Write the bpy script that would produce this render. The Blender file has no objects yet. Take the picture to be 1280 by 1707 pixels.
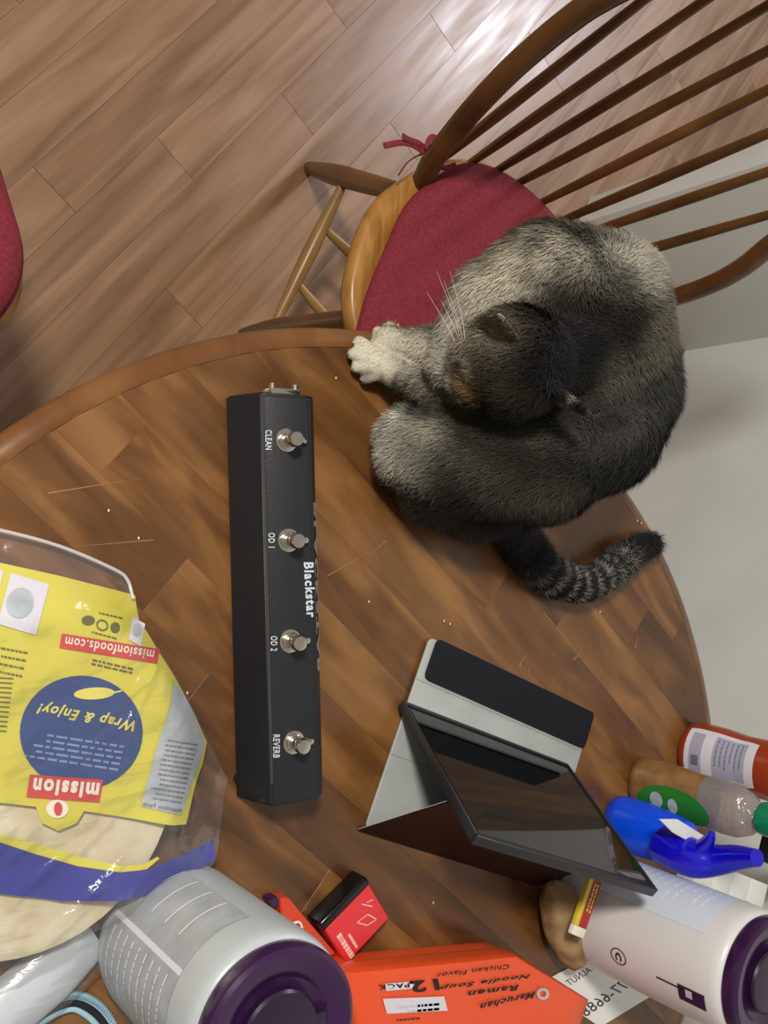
import bpy, bmesh, math, random
import numpy as np
from mathutils import Vector, Matrix, noise as mnoise
random.seed(7); rng = np.random.default_rng(7)
S = bpy.context.scene; COL = S.collection

# ------------------------------------------------------------------ camera
FPX, TILT, ROLL, CAMZ = 1597.0, math.radians(35.5), math.radians(0.2), 1.5
_F = Vector((0, math.sin(TILT), -math.cos(TILT)))
_R0 = Vector((0, math.cos(TILT), math.sin(TILT))); _X0 = Vector((1, 0, 0))
_R = _R0*math.cos(ROLL) + _X0*math.sin(ROLL); _D = -_R0*math.sin(ROLL) + _X0*math.cos(ROLL)
cam = bpy.data.objects.new('camera', bpy.data.cameras.new('camera')); COL.objects.link(cam)
m = Matrix((( _R.x, -_D.x, -_F.x), (_R.y, -_D.y, -_F.y), (_R.z, -_D.z, -_F.z))).to_4x4()
m.translation = Vector((0, 0, CAMZ)); cam.matrix_world = m
cam.data.sensor_fit = 'HORIZONTAL'; cam.data.sensor_width = 36; cam.data.lens = 36*FPX/1280
cam.data.clip_start = 0.02
S.camera = cam

# ------------------------------------------------------------------ world, lights, exposure
w = bpy.data.worlds.new('world'); S.world = w; w.use_nodes = True
w.node_tree.nodes['Background'].inputs[0].default_value = (1.0, 0.95, 0.9, 1)
w.node_tree.nodes['Background'].inputs[1].default_value = 0.36
def area(name, loc, target, size, power, col):
    l = bpy.data.lights.new(name, 'AREA'); l.shape = 'DISK'; l.size = size; l.energy = power; l.color = col
    o = bpy.data.objects.new(name, l); COL.objects.link(o); o.location = loc
    o.rotation_euler = (Vector(target)-Vector(loc)).to_track_quat('-Z', 'Y').to_euler(); return o
area('ceiling_lamp', (-0.85, -0.45, 2.4), (0, 0.6, 0.7), 0.28, 44, (1.0, 0.94, 0.86))
area('far_room_lamp', (-2.5, 3.4, 2.3), (-0.9, 1.3, 0.0), 0.40, 42, (0.92, 0.92, 1.0))
S.view_settings.view_transform = 'Standard'; S.view_settings.look = 'None'
S.view_settings.gamma = 1; S.view_settings.use_curve_mapping = False
S.view_settings.exposure = 0.0

# ------------------------------------------------------------------ helpers
def P(u, v, z):
    """point of the room at height z that was measured at photo position (u, v)"""
    d = _F + _R*((u-640)/FPX) + _D*((v-853.5)/FPX)
    return Vector((0, 0, CAMZ)) + d*((z-CAMZ)/d.z)
def srgb(r, g, b):
    f = lambda c: (c/255/12.92 if c/255 <= .04045 else ((c/255+.055)/1.055)**2.4)
    return (f(r), f(g), f(b), 1)
def mat(name, col, rough=.5, metal=0, spec=.5, **kw):
    m = bpy.data.materials.new(name); m.use_nodes = True; b = m.node_tree.nodes['Principled BSDF']
    b.inputs['Base Color'].default_value = col; b.inputs['Roughness'].default_value = rough
    b.inputs['Metallic'].default_value = metal; b.inputs['Specular IOR Level'].default_value = spec
    for k, v in kw.items(): b.inputs[k.replace('_', ' ')].default_value = v
    return m
def nodes(m):
    nt = m.node_tree; return nt, nt.nodes, nt.links, nt.nodes['Principled BSDF']
def add_noise(m, scale=(1, 1, 1), nscale=5, detail=4, ramp=None, bump=0.0, rough=None, rnd=False, coord='Object', distort=0.0):
    nt, N, L, b = nodes(m)
    tc = N.new('ShaderNodeTexCoord'); mp = N.new('ShaderNodeMapping'); L.new(tc.outputs[coord], mp.inputs[0])
    mp.inputs['Scale'].default_value = scale
    no = N.new('ShaderNodeTexNoise'); no.inputs['Scale'].default_value = nscale; no.inputs['Detail'].default_value = detail
    no.inputs['Distortion'].default_value = distort
    L.new(mp.outputs[0], no.inputs['Vector'])
    fac = no.outputs['Fac']
    if rnd:
        oi = N.new('ShaderNodeObjectInfo'); mu = N.new('ShaderNodeVectorMath'); mu.operation = 'SCALE'
        mu.inputs[0].default_value = (13, 7, 5); L.new(oi.outputs['Random'], mu.inputs['Scale'])
        L.new(mu.outputs[0], mp.inputs['Location'])
        a = N.new('ShaderNodeMath'); a.operation = 'MULTIPLY_ADD'; L.new(oi.outputs['Random'], a.inputs[0])
        a.inputs[1].default_value = rnd; 
        s = N.new('ShaderNodeMath'); s.operation = 'SUBTRACT'; L.new(no.outputs['Fac'], s.inputs[0]); s.inputs[1].default_value = rnd/2
        L.new(s.outputs[0], a.inputs[2]); fac = a.outputs[0]
    if ramp:
        r = N.new('ShaderNodeValToRGB'); L.new(fac, r.inputs[0])
        while len(r.color_ramp.elements) < len(ramp): r.color_ramp.elements.new(0.5)
        for e, (p, c) in zip(r.color_ramp.elements, ramp): e.position = p; e.color = c
        L.new(r.outputs[0], b.inputs['Base Color'])
    if bump:
        bp = N.new('ShaderNodeBump'); bp.inputs['Strength'].default_value = bump; bp.inputs['Distance'].default_value = .002
        L.new(no.outputs['Fac'], bp.inputs['Height']); L.new(bp.outputs[0], b.inputs['Normal'])
    if rough:
        mr = N.new('ShaderNodeMapRange'); L.new(no.outputs['Fac'], mr.inputs[0])
        mr.inputs['From Min'].default_value = .3; mr.inputs['From Max'].default_value = .7
        mr.inputs['To Min'].default_value, mr.inputs['To Max'].default_value = rough
        L.new(mr.outputs[0], b.inputs['Roughness'])
    return m
def link(name, me, mat_, parent=None):
    o = bpy.data.objects.new(name, me); COL.objects.link(o)
    if mat_: me.materials.append(mat_)
    if parent: o.parent = parent
    return o
def tag(o, label, cat, group=None, kind=None):
    if label: o['label'] = label
    if cat: o['category'] = cat
    if group: o['group'] = group
    if kind: o['kind'] = kind
    return o
def thing(name, label, cat, group=None, loc=(0, 0, 0)):
    o = bpy.data.objects.new(name, None); COL.objects.link(o); o.empty_display_size = .05; o.location = loc
    return tag(o, label, cat, group)
def structure(name, me, mat_):
    o = link(name, me, mat_); o['kind'] = 'structure'; return o
def pydata(name, V, Fc, smooth=False):
    me = bpy.data.meshes.new(name); me.from_pydata([tuple(v) for v in V], [], [tuple(f) for f in Fc]); me.update()
    if smooth: me.polygons.foreach_set('use_smooth', [True]*len(me.polygons))
    return me
def bmdone(name, bm, smooth=True, ang=40):
    bmesh.ops.recalc_face_normals(bm, faces=bm.faces)
    me = bpy.data.meshes.new(name); bm.to_mesh(me); bm.free()
    if smooth:
        me.polygons.foreach_set('use_smooth', [True]*len(me.polygons)); me.set_sharp_from_angle(angle=math.radians(ang))
    return me
def frame(o, x, y=None, z=None):
    """4x4 from origin and axes"""
    x = Vector(x).normalized()
    if z is None: z = x.cross(Vector(y)).normalized()
    z = Vector(z).normalized(); y = z.cross(x).normalized(); x = y.cross(z)
    M = Matrix((x, y, z)).transposed().to_4x4(); M.translation = Vector(o); return M
def box(bm, M, lo, hi, bev=0.0, seg=2):
    r = bmesh.ops.create_cube(bm, size=1); vs = r['verts']
    lo = Vector(lo); hi = Vector(hi)
    for v in vs: v.co = Vector([(lo[i]+hi[i])/2 + v.co[i]*(hi[i]-lo[i]) for i in range(3)])
    if bev:
        es = list({e for v in vs for e in v.link_edges})
        r2 = bmesh.ops.bevel(bm, geom=es, offset=bev, segments=seg, affect='EDGES', profile=.5)
        vs = list({v for f in r2['faces'] for v in f.verts} | {v for v in vs if v.is_valid})
        # collect the whole island
        seen = set(vs); st = list(vs)
        while st:
            v = st.pop()
            for e in v.link_edges:
                o = e.other_vert(v)
                if o not in seen: seen.add(o); st.append(o)
        vs = list(seen)
    bmesh.ops.transform(bm, matrix=M, verts=vs)
    return vs
def lathe(bm, prof, M=Matrix(), n=40, sy=1.0):
    rings = []
    for r, z in prof:
        if r < 1e-6: rings.append([bm.verts.new(M @ Vector((0, 0, z)))])
        else: rings.append([bm.verts.new(M @ Vector((r*math.cos(2*math.pi*i/n), r*sy*math.sin(2*math.pi*i/n), z))) for i in range(n)])
    for a, b in zip(rings, rings[1:]):
        for i in range(n):
            j = (i+1) % n
            if len(a) == 1 and len(b) == 1: continue
            if len(a) == 1: bm.faces.new((a[0], b[i], b[j]))
            elif len(b) == 1: bm.faces.new((a[i], a[j], b[0]))
            else: bm.faces.new((a[i], a[j], b[j], b[i]))
def catmull(pts, k=6):
    pts = [np.array(p, float) for p in pts]; P_ = [2*pts[0]-pts[1]]+pts+[2*pts[-1]-pts[-2]]; out = []
    for i in range(1, len(P_)-2):
        for j in range(k):
            t = j/k; a, b, c, d = P_[i-1:i+3]
            out.append(.5*((2*b)+(-a+c)*t+(2*a-5*b+4*c-d)*t*t+(-a+3*b-3*c+d)*t**3))
    out.append(pts[-1]); return out
def tube(bm, pts, rads, n=10, cap=True, flat=None):
    """sweep a circle (or flattened: flat=(normal, factor)) along pts"""
    pts = [Vector(p) for p in pts]
    if not hasattr(rads, '__len__'): rads = [rads]*len(pts)
    up = None; rings = []
    for i, p in enumerate(pts):
        t = (pts[min(i+1, len(pts)-1)]-pts[max(i-1, 0)]).normalized()
        if flat: u = Vector(flat[0]); u = (u-t*u.dot(t)).normalized()
        else:
            if up is None: up = t.orthogonal()
            u = (up-t*up.dot(t)).normalized(); up = u
        v = t.cross(u)
        ku = flat[1] if flat else 1
        rings.append([bm.verts.new(p+(u*math.cos(2*math.pi*k/n)*ku+v*math.sin(2*math.pi*k/n))*rads[i]) for k in range(n)])
    for a, b in zip(rings, rings[1:]):
        for k in range(n): bm.faces.new((a[k], a[(k+1) % n], b[(k+1) % n], b[k]))
    if cap: bm.faces.new(rings[0][::-1]); bm.faces.new(rings[-1])
def tube_obj(name, pts, rads, mat_, parent=None, n=10, k=0, flat=None):
    if k:
        q = [list(p)+[r] for p, r in zip(pts, rads if hasattr(rads, '__len__') else [rads]*len(pts))]
        q = catmull(q, k); pts = [x[:3] for x in q]; rads = [x[3] for x in q]
    bm = bmesh.new(); tube(bm, pts, rads, n, flat=flat); return link(name, bmdone(name, bm, ang=60), mat_, parent)
def poly_prism(pts2, z0, z1, cham=0.0):
    """closed convex polygon extruded, small chamfer on top edge"""
    n = len(pts2); V = [(x, y, z0) for x, y in pts2]
    cx = sum(p[0] for p in pts2)/n; cy = sum(p[1] for p in pts2)/n
    V += [(x, y, z1-cham) for x, y in pts2]
    def ins(x, y):
        dx, dy = x-cx, y-cy; l = math.hypot(dx, dy) or 1; return (x-dx/l*cham*1.4, y-dy/l*cham*1.4, z1)
    V += [ins(x, y) for x, y in pts2]
    Fc = [tuple(range(n))[::-1], tuple(range(2*n, 3*n))]
    for i in range(n):
        j = (i+1) % n; Fc += [(i, j, n+j, n+i), (n+i, n+j, 2*n+j, 2*n+i)]
    return V, Fc
_tc = {}
def text_geo(s, bold=0.0, shear=0.0):
    """text as unit box verts/faces"""
    k = (s, bold, shear)
    if k in _tc: return _tc[k]
    cu = bpy.data.curves.new('t', 'FONT'); cu.body = s; cu.offset = bold; cu.shear = shear; cu.resolution_u = 3
    cu.space_character = 1.05+bold*4
    o = bpy.data.objects.new('t', cu); COL.objects.link(o)
    dg = bpy.context.evaluated_depsgraph_get(); dg.update(); me = bpy.data.meshes.new_from_object(o.evaluated_get(dg))
    V = np.array([v.co[:2] for v in me.vertices]); Fc = [tuple(p.vertices) for p in me.polygons]
    V = V-V.min(0); V = V/V.max(0)
    bpy.data.objects.remove(o); bpy.data.curves.remove(cu); bpy.data.meshes.remove(me)
    _tc[k] = (V, Fc); return _tc[k]
class Print:
    """flat print gathered into one mesh; mapping fn (a,b)->Vector"""
    def __init__(s): s.V = []; s.F = []; s.G = []
    def add(s, V, Fc, fn):
        b = len(s.V); s.G.append((b, len(s.F))); s.V += [fn(x, y) for x, y in V]; s.F += [tuple(i+b for i in f) for f in Fc]
    def text(s, t, fn, bold=0.0, shear=0.0):
        V, Fc = text_geo(t, bold, shear); s.add([(x, y) for x, y in V], Fc, fn)
    def quad(s, fn, x0=0, y0=0, x1=1, y1=1, nx=1, ny=1):
        V = [(x0+(x1-x0)*i/nx, y0+(y1-y0)*j/ny) for j in range(ny+1) for i in range(nx+1)]
        s.add(V, [(j*(nx+1)+i, j*(nx+1)+i+1, (j+1)*(nx+1)+i+1, (j+1)*(nx+1)+i) for j in range(ny) for i in range(nx)], fn)
    def ellipse(s, fn, cx=.5, cy=.5, rx=.5, ry=.5, n=28, r0=0):
        if r0:
            V = []; 
            for i in range(n):
                a = 2*math.pi*i/n; V += [(cx+rx*math.cos(a), cy+ry*math.sin(a)), (cx+rx*r0*math.cos(a), cy+ry*r0*math.sin(a))]
            s.add(V, [(2*i, 2*((i+1) % n), 2*((i+1) % n)+1, 2*i+1) for i in range(n)], fn)
        else:
            V = [(cx, cy)]+[(cx+rx*math.cos(2*math.pi*i/n), cy+ry*math.sin(2*math.pi*i/n)) for i in range(n)]
            s.add(V, [(0, 1+i, 1+(i+1) % n) for i in range(n)], fn)
    def bars(s, fn, rows, x0=0, x1=1, y0=0, y1=1, fill=.45, seed=1, minl=.6):
        """rows of broken bars: print too small to read"""
        r = random.Random(seed)
        for k in range(rows):
            ya = y0+(y1-y0)*(k+.5-fill/2)/rows; yb = y0+(y1-y0)*(k+.5+fill/2)/rows
            x = x0; end = x0+(x1-x0)*(minl+(1-minl)*r.random())
            while x < end-.01*(x1-x0):
                l = (x1-x0)*(.04+.10*r.random()); l = min(l, end-x)
                s.quad(fn, x, ya, x+l, yb, nx=2); x += l+(x1-x0)*.025
    def build(s, name, mat_, parent, split=False):
        if split:
            g = s.G+[(len(s.V), len(s.F))]
            for (a, fa_), (b, fb_) in zip(g, g[1:]):
                o = link(name, pydata(name, s.V[a:b], [tuple(i-a for i in f) for f in s.F[fa_:fb_]]), mat_, parent)
            return o
        o = link(name, pydata(name, s.V, s.F), mat_, parent)
        if len(s.G) > 1: o['kind'] = 'stuff'
        return o
def wood(name, dark, mid, light, rough=(.3, .45), rnd=.3, stretch=(1.2, 14, 14), bump=.05, nscale=3):
    m = mat(name, mid, .4, spec=.5)
    return add_noise(m, stretch, nscale, 7, [(.25, dark), (.5, mid), (.78, light)], bump, rough, rnd, distort=.6)

# ------------------------------------------------------------------ materials
M_floor = wood('floor_laminate', srgb(116, 86, 62), srgb(140, 108, 80), srgb(160, 127, 98), (.24, .40), .14, (1.0, 12, 12), .03, 3.0)
M_table = wood('table_wood', srgb(66, 41, 20), srgb(103, 67, 34), srgb(144, 101, 56), (.24, .38), .19, (1.5, 6, 6), .02, 4.5)
M_rim = wood('table_rim_wood', srgb(76, 46, 22), srgb(104, 66, 32), srgb(128, 86, 44), (.16, .26), .0, (3, 3, 3), .03, 4)
M_chair = wood('chair_oak', srgb(62, 38, 15), srgb(88, 56, 24), srgb(112, 74, 34), (.26, .4), .12, (1, 1, 1), .05, 9)
M_stretch = wood('stretcher_oak', srgb(100, 70, 32), srgb(136, 100, 52), srgb(160, 124, 72), (.3, .4), .1, (1, 1, 1), .03, 9)
M_seat = wood('seat_oak', srgb(120, 80, 32), srgb(158, 110, 50), srgb(182, 134, 70), (.26, .4), .0, (3, 12, 3), .03, 5)
M_red = add_noise(mat('red_cushion_cotton', srgb(122, 42, 50), .85, spec=.2), (1, 1, 1), 220, 3, [(.3, srgb(110, 36, 44)), (.7, srgb(130, 47, 56))], .15)
M_wall = add_noise(mat('wall_paint_white', srgb(222, 226, 222), .5), (1, 1, 1), 6, 4, [(.3, srgb(216, 220, 216)), (.7, srgb(225, 229, 225))], .03)
M_black = add_noise(mat('black_powder_coat', srgb(23, 26, 30), .5), (1, 1, 1), 400, 2, None, .1)
M_blackseam = mat('worn_black_edge', srgb(58, 60, 64), .4)
M_chrome = mat('polished_nickel', srgb(205, 198, 185), .18, 1)
M_white_print = mat('white_print', srgb(200, 205, 215), .5)
M_glossblack = mat('tablet_glass', srgb(9, 9, 10), .03, spec=.75)
M_bezel = mat('tablet_shell_black', srgb(26, 26, 28), .35)
M_coverin = add_noise(mat('cover_lining_grey', srgb(168, 172, 170), .8, spec=.2), (1, 1, 1), 18, 5, [(.3, srgb(158, 163, 160)), (.7, srgb(178, 182, 179))], .05)
M_coverpad = add_noise(mat('cover_pad_black', srgb(20, 22, 28), .75, spec=.25), (1, 1, 1), 500, 2, None, .1)
M_coverout = mat('cover_back_brown', srgb(34, 16, 11), .5, spec=.3)
M_yellow = mat('bag_yellow_print', srgb(214, 204, 66), .4)
M_blue = mat('bag_blue_print', srgb(16, 28, 144), .4)
M_navy = mat('bag_navy_print', srgb(12, 58, 126), .4)
M_redp = mat('bag_red_print', srgb(206, 52, 48), .4)
M_cream = mat('label_cream', srgb(236, 232, 214), .5)
M_greyp = add_noise(mat('grey_panel_print', srgb(176, 184, 190), .45), (1, 1, 1), 60, 3, [(.3, srgb(160, 170, 178)), (.7, srgb(188, 194, 200))])
M_dgrey = mat('dark_grey_print', srgb(104, 112, 118), .5)
M_olive = mat('dark_olive_print', srgb(96, 90, 24), .5)
M_yprint = mat('pale_yellow_print', srgb(224, 214, 96), .5)
M_bprint = mat('pale_blue_print', srgb(120, 146, 190), .5)
M_tortilla = add_noise(mat('flour_tortilla', srgb(222, 212, 178), .8, spec=.2), (1, 1, 1), 30, 4, [(.35, srgb(206, 190, 150)), (.6, srgb(226, 218, 188))], .1)
M_canl = mat('canister_plastic_grey', srgb(178, 184, 186), .35, spec=.45)
M_canr = mat('canister_plastic_milky', srgb(214, 213, 212), .34, spec=.45)
M_purple = mat('purple_lid_plastic', srgb(50, 22, 62), .22, spec=.5)
M_purpled = mat('dark_purple_plastic', srgb(36, 16, 44), .3, spec=.5)
M_orange = mat('orange_wrap', srgb(232, 84, 40), .28, spec=.5)
M_blackp = mat('black_print', srgb(26, 20, 20), .5)
M_gred = mat('red_plastic', srgb(222, 54, 60), .35)
M_gprint = mat('pink_white_print', srgb(240, 196, 190), .5)
M_paper = mat('white_paper', srgb(226, 226, 222), .8, spec=.2)
M_ketch = mat('red_sauce_bottle', srgb(156, 58, 30), .2, spec=.5)
M_labelw = mat('white_label', srgb(214, 212, 222), .5)
M_labelg = mat('grey_label_print', srgb(164, 164, 186), .5)
M_brown = add_noise(mat('amber_jar_contents', srgb(150, 100, 56), .22), (1, 1, 1), 40, 3, [(.3, srgb(120, 84, 46)), (.7, srgb(152, 116, 76))], .1)
M_green = mat('green_label', srgb(40, 122, 42), .4)
M_greencap = mat('green_cap_plastic', srgb(10, 128, 88), .3)
M_bluecap = mat('bright_blue_plastic', srgb(8, 78, 236), .3)
M_bluenoz = mat('deep_blue_plastic', srgb(16, 12, 190), .16, spec=.6)
M_potato = add_noise(mat('potato_skin', srgb(150, 122, 82), .75, spec=.25), (1, 1, 1), 45, 5, [(.3, srgb(122, 94, 58)), (.7, srgb(172, 146, 106))], .3)
M_cordb = mat('cord_black', srgb(18, 22, 26), .6)
M_cordw = mat('cord_pale_blue', srgb(160, 200, 216), .6)

def film_mat(name, amount, rough=.08, bump=.5, tint=(1, 1, 1, 1), haze=.06):
    m = bpy.data.materials.new(name); m.use_nodes = True; nt = m.node_tree; N = nt.nodes; L = nt.links; N.clear()
    out = N.new('ShaderNodeOutputMaterial'); tr = N.new('ShaderNodeBsdfTransparent'); tr.inputs[0].default_value = tint
    gl = N.new('ShaderNodeBsdfGlossy'); gl.inputs['Roughness'].default_value = rough
    df = N.new('ShaderNodeBsdfDiffuse'); df.inputs[0].default_value = (.8, .8, .82, 1)
    fr = N.new('ShaderNodeFresnel'); fr.inputs[0].default_value = 1.5
    ma = N.new('ShaderNodeMath'); ma.operation = 'MULTIPLY_ADD'; L.new(fr.outputs[0], ma.inputs[0]); ma.inputs[1].default_value = .30; ma.inputs[2].default_value = amount
    ma.use_clamp = True
    tc = N.new('ShaderNodeTexCoord'); mp = N.new('ShaderNodeMapping'); mp.inputs['Rotation'].default_value = (0, 0, .9); mp.inputs['Scale'].default_value = (1, .22, 1)
    no = N.new('ShaderNodeTexNoise'); no.inputs['Scale'].default_value = 75; no.inputs['Detail'].default_value = 3; no.inputs['Distortion'].default_value = .8
    bp = N.new('ShaderNodeBump'); bp.inputs['Strength'].default_value = bump; bp.inputs['Distance'].default_value = .006
    L.new(tc.outputs['Object'], mp.inputs[0]); L.new(mp.outputs[0], no.inputs['Vector']); L.new(no.outputs['Fac'], bp.inputs['Height'])
    for n in (gl, fr): L.new(bp.outputs[0], n.inputs['Normal'])
    m1 = N.new('ShaderNodeMixShader'); m1.inputs[0].default_value = haze; L.new(tr.outputs[0], m1.inputs[1]); L.new(df.outputs[0], m1.inputs[2])
    m2 = N.new('ShaderNodeMixShader'); L.new(ma.outputs[0], m2.inputs[0]); L.new(m1.outputs[0], m2.inputs[1]); L.new(gl.outputs[0], m2.inputs[2])
    L.new(m2.outputs[0], out.inputs[0]); return m
M_film = film_mat('clear_bag_film', .07, .15, .22, haze=.05)
M_seal = film_mat('bag_seal_film', .10, .2, .3, haze=.5)
M_wrap = film_mat('shrink_wrap', .03, .1, .9, haze=.02)

# ------------------------------------------------------------------ room
CAPA = Vector((-0.715, 1.648, 0)); CAPB = Vector((-0.643, 1.602, 0))
DR = (CAPB-CAPA).normalized(); NR = Vector((-DR.y, DR.x, 0))
CORNER = Vector((-0.398, 1.990, 0)); WH = 2.45
bm = bmesh.new(); box(bm, Matrix(), (-4.5, -3.5, -.06), (3.5, 6, -.009)); structure('floor', bmdone('floor', bm), M_floor)
floor = bpy.data.objects['floor']
bm = bmesh.new(); box(bm, frame(CAPB, NR, z=(0, 0, 1)), (0, 0, 0), (.55, (CAPB-CAPA).length, WH), .003); structure('wall_left', bmdone('wall_left', bm), M_wall)
bm = bmesh.new(); box(bm, frame(CORNER, DR, z=(0, 0, 1)), (0.0, -.001, 0), (3.2, .1, WH)); structure('wall_right', bmdone('wall_right', bm), M_wall)
ang = math.atan2(.667, -.745); fd = Vector((math.cos(ang), math.sin(ang), 0)); fp = Vector((-fd.y, fd.x, 0))
W = .088
def in_wall(c):
    a = (c-CAPB).dot(NR); b = (c-CAPB).dot(DR)
    return a > -.02 and b > -.1
for k in range(-24, 9):
    y = k*W; s = -1.4+random.random()*.5
    while s < 3.0:
        l = random.uniform(.45, .95); e = min(s+l, 3.1)
        c = fd*((s+e)/2)+fp*y
        V, Fc = poly_prism([(-(e-s)/2+.0003, -W/2+.0002), ((e-s)/2-.0003, -W/2+.0002), ((e-s)/2-.0003, W/2-.0002), (-(e-s)/2+.0003, W/2-.0002)], -.009, 0, .0003)
        if (c-CAPB).dot(NR) < .9 or (c-CAPB).dot(DR) < 0:
            o = link('plank', pydata('plank', V, Fc), M_floor, floor); o.location = c; o.rotation_euler.z = ang
        s = e

# ------------------------------------------------------------------ table
TC = Vector((.372, .5175, .75)); TR = .546; RI = .527
table = thing('round_table', 'big round brown wooden dining table with a scratched glossy top', 'table', loc=(TC.x, TC.y, 0))
def clip_circle(poly, R, n=96):
    out = poly
    for i in range(n):
        a = 2*math.pi*(i+.5)/n; nx, ny = math.cos(a), math.sin(a); d = R*math.cos(math.pi/n); res = []
        for j in range(len(out)):
            p, q = out[j-1], out[j]; dp = p[0]*nx+p[1]*ny-d; dq = q[0]*nx+q[1]*ny-d
            if dp <= 0: 
                res.append(p)
                if dq > 0: t = dp/(dp-dq); res.append((p[0]+(q[0]-p[0])*t, p[1]+(q[1]-p[1])*t))
            elif dq <= 0: t = dp/(dp-dq); res.append((p[0]+(q[0]-p[0])*t, p[1]+(q[1]-p[1])*t))
        out = res
        if len(out) < 3: return []
    return out
ta = math.atan2(.70, .66); PW = .058
k = -10
while k*PW < RI:
    s = -.95+random.random()*.2
    while s < RI:
        e = s+random.uniform(.35, .85)
        g = .00004
        poly = clip_circle([(s+g, k*PW+g), (e-g, k*PW+g), (e-g, (k+1)*PW-g), (s+g, (k+1)*PW-g)], RI-.0002)
        if len(poly) > 2:
            cx = sum(p[0] for p in poly)/len(poly); cy = sum(p[1] for p in poly)/len(poly)
            ar = abs(sum(poly[i-1][0]*poly[i][1]-poly[i][0]*poly[i-1][1] for i in range(len(poly))))/2
            if ar > 2e-4:
                V, Fc = poly_prism([(p[0]-cx, p[1]-cy) for p in poly], -.026, 0, .0001)
                o = link('plank', pydata('plank', V, Fc), M_table, table)
                o.rotation_euler.z = ta
                o.location = (math.cos(ta)*cx-math.sin(ta)*cy, math.sin(ta)*cx+math.cos(ta)*cy, .75)
        s = e
    k += 1
bm = bmesh.new()
lathe(bm, [(RI, .722), (RI, .75), (RI+.003, .7502), (TR-.006, .747), (TR-.001, .743), (TR, .738), (TR-.001, .730), (TR-.006, .724), (RI+.002, .718), (RI, .722)], n=128)
link('rim', bmdone('rim', bm, ang=50), M_rim, table)
bm = bmesh.new(); lathe(bm, [(RI-.03, .70), (RI-.03, .7238), (0, .7238)], n=96); lathe(bm, [(RI-.05, .68), (RI-.05, .715), (RI-.03, .715), (RI-.03, .68), (RI-.05, .68)], n=96)
link('apron', bmdone('apron', bm), M_rim, table)
bm = bmesh.new(); lathe(bm, [(0, .715), (.14, .715), (.14, .69), (.06, .66), (.05, .5), (.075, .42), (.05, .34), (.07, .25), (.08, .12), (0, .1)], n=32)
link('pedestal', bmdone('pedestal', bm), M_rim, table)
for k in range(4):
    a = math.radians(20+90*k); c, s_ = math.cos(a), math.sin(a)
    tube_obj('leg', [(c*.05, s_*.05, .16), (c*.15, s_*.15, .14), (c*.25, s_*.25, .07), (c*.33, s_*.33, .022)], [.034, .03, .025, .021], M_rim, table, 10, 5)
# scratches worn into the varnish
M_scr = mat('bare_wood_scratch', srgb(168, 122, 78), .6)
pr = Print()
def strip(pa, pb, wd):
    a = P(*pa, .75); b = P(*pb, .75); d = (b-a); n = Vector((-d.y, d.x, 0)).normalized()*wd*.7
    o = Vector((TC.x, TC.y, 0))
    pr.add([(0, -1), (1, 0), (0, 1)], [(0, 1, 2)], lambda x, y: a+d*x+n*y-o+Vector((0, 0, .0004)))
for a, b, w_ in [((80, 822), (250, 795), .0006), ((545, 960), (645, 903), .0006), ((905, 1020), (1055, 1205), .0007), ((955, 1100), (970, 1085), .0012), ((865, 1112), (875, 1088), .0012), ((1058, 1080), (1064, 1055), .0012), ((880, 1120), (884, 1110), .001), ((645, 900), (590, 948), .0005), ((255, 900), (80, 915), .0005)]:
    strip(a, b, w_)
pr.build('scratch', M_scr, table, True)
# crumbs
bm = bmesh.new()
for u, v in [(615, 1003), (181, 851), (231, 897), (750, 1040), (312, 1155), (722, 1505), (645, 1625), (625, 1600), (900, 985), (1000, 1020), (740, 1035), (560, 630), (1062, 868), (1069, 872)]:
    c = P(u, v, .7512); r = bmesh.ops.create_icosphere(bm, subdivisions=1, radius=.0012)
    bmesh.ops.transform(bm, matrix=Matrix.Translation(c) @ Matrix.Diagonal((1.3, .8, .6, 1)), verts=r['verts'])
tag(link('crumbs', bmdone('crumbs', bm), mat('crumb', srgb(225, 200, 165), .8)), 'tiny pale crumbs scattered over the table top', 'crumbs', kind='stuff')

# ------------------------------------------------------------------ chair
B0 = Vector((-0.456, .81, 0)); CC = Vector((.40, .92, 0)).normalized(); FW = Vector((CC.y, -CC.x, 0))
th = math.radians(12); UP = -FW*math.sin(th)+Vector((0, 0, math.cos(th)))
def ch(s, d, z): return CC*s+FW*d+Vector((0, 0, z))
def back(s, h, off=0): return CC*s+UP*h+Vector((0, 0, .46))+FW*off
chair = thing('spindle_back_chair', 'brown wooden bow-back spindle chair the cat sits over, red cushion on it', 'chair', loc=tuple(B0))
# seat
out = [(-.012, -.01), (-.046, .05), (-.056, .103), (-.053, .157), (-.042, .204), (-.012, .25), (.04, .30), (.10, .325), (.17, .335)]
out = out+[(.34-s, d) for s, d in out[-2::-1]]+[(.305, -.065), (.24, -.100), (.17, -.112), (.10, -.100), (.035, -.065)]
oc = [Vector(p) for p in catmull([(*p, 0) for p in out+[out[0]]], 4)][:-1]
bm = bmesh.new(); cen = Vector((.17, .12, 0)); rings = []
for sc, z in [(.93, .418), (.985, .43), (1.0, .442), (.99, .452), (.965, .456), (.8, .452), (.5, .447)]:
    rings.append([bm.verts.new(ch(*(cen+(p-cen)*sc).xy, z)) for p in oc])
for a, b in zip(rings, rings[1:]):
    for i in range(len(oc)): bm.faces.new((a[i], a[(i+1) % len(oc)], b[(i+1) % len(oc)], b[i]))
bm.faces.new(rings[0]); bm.faces.new(rings[-1])
link('seat', bmdone('seat', bm, ang=60), M_seat, chair)
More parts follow.
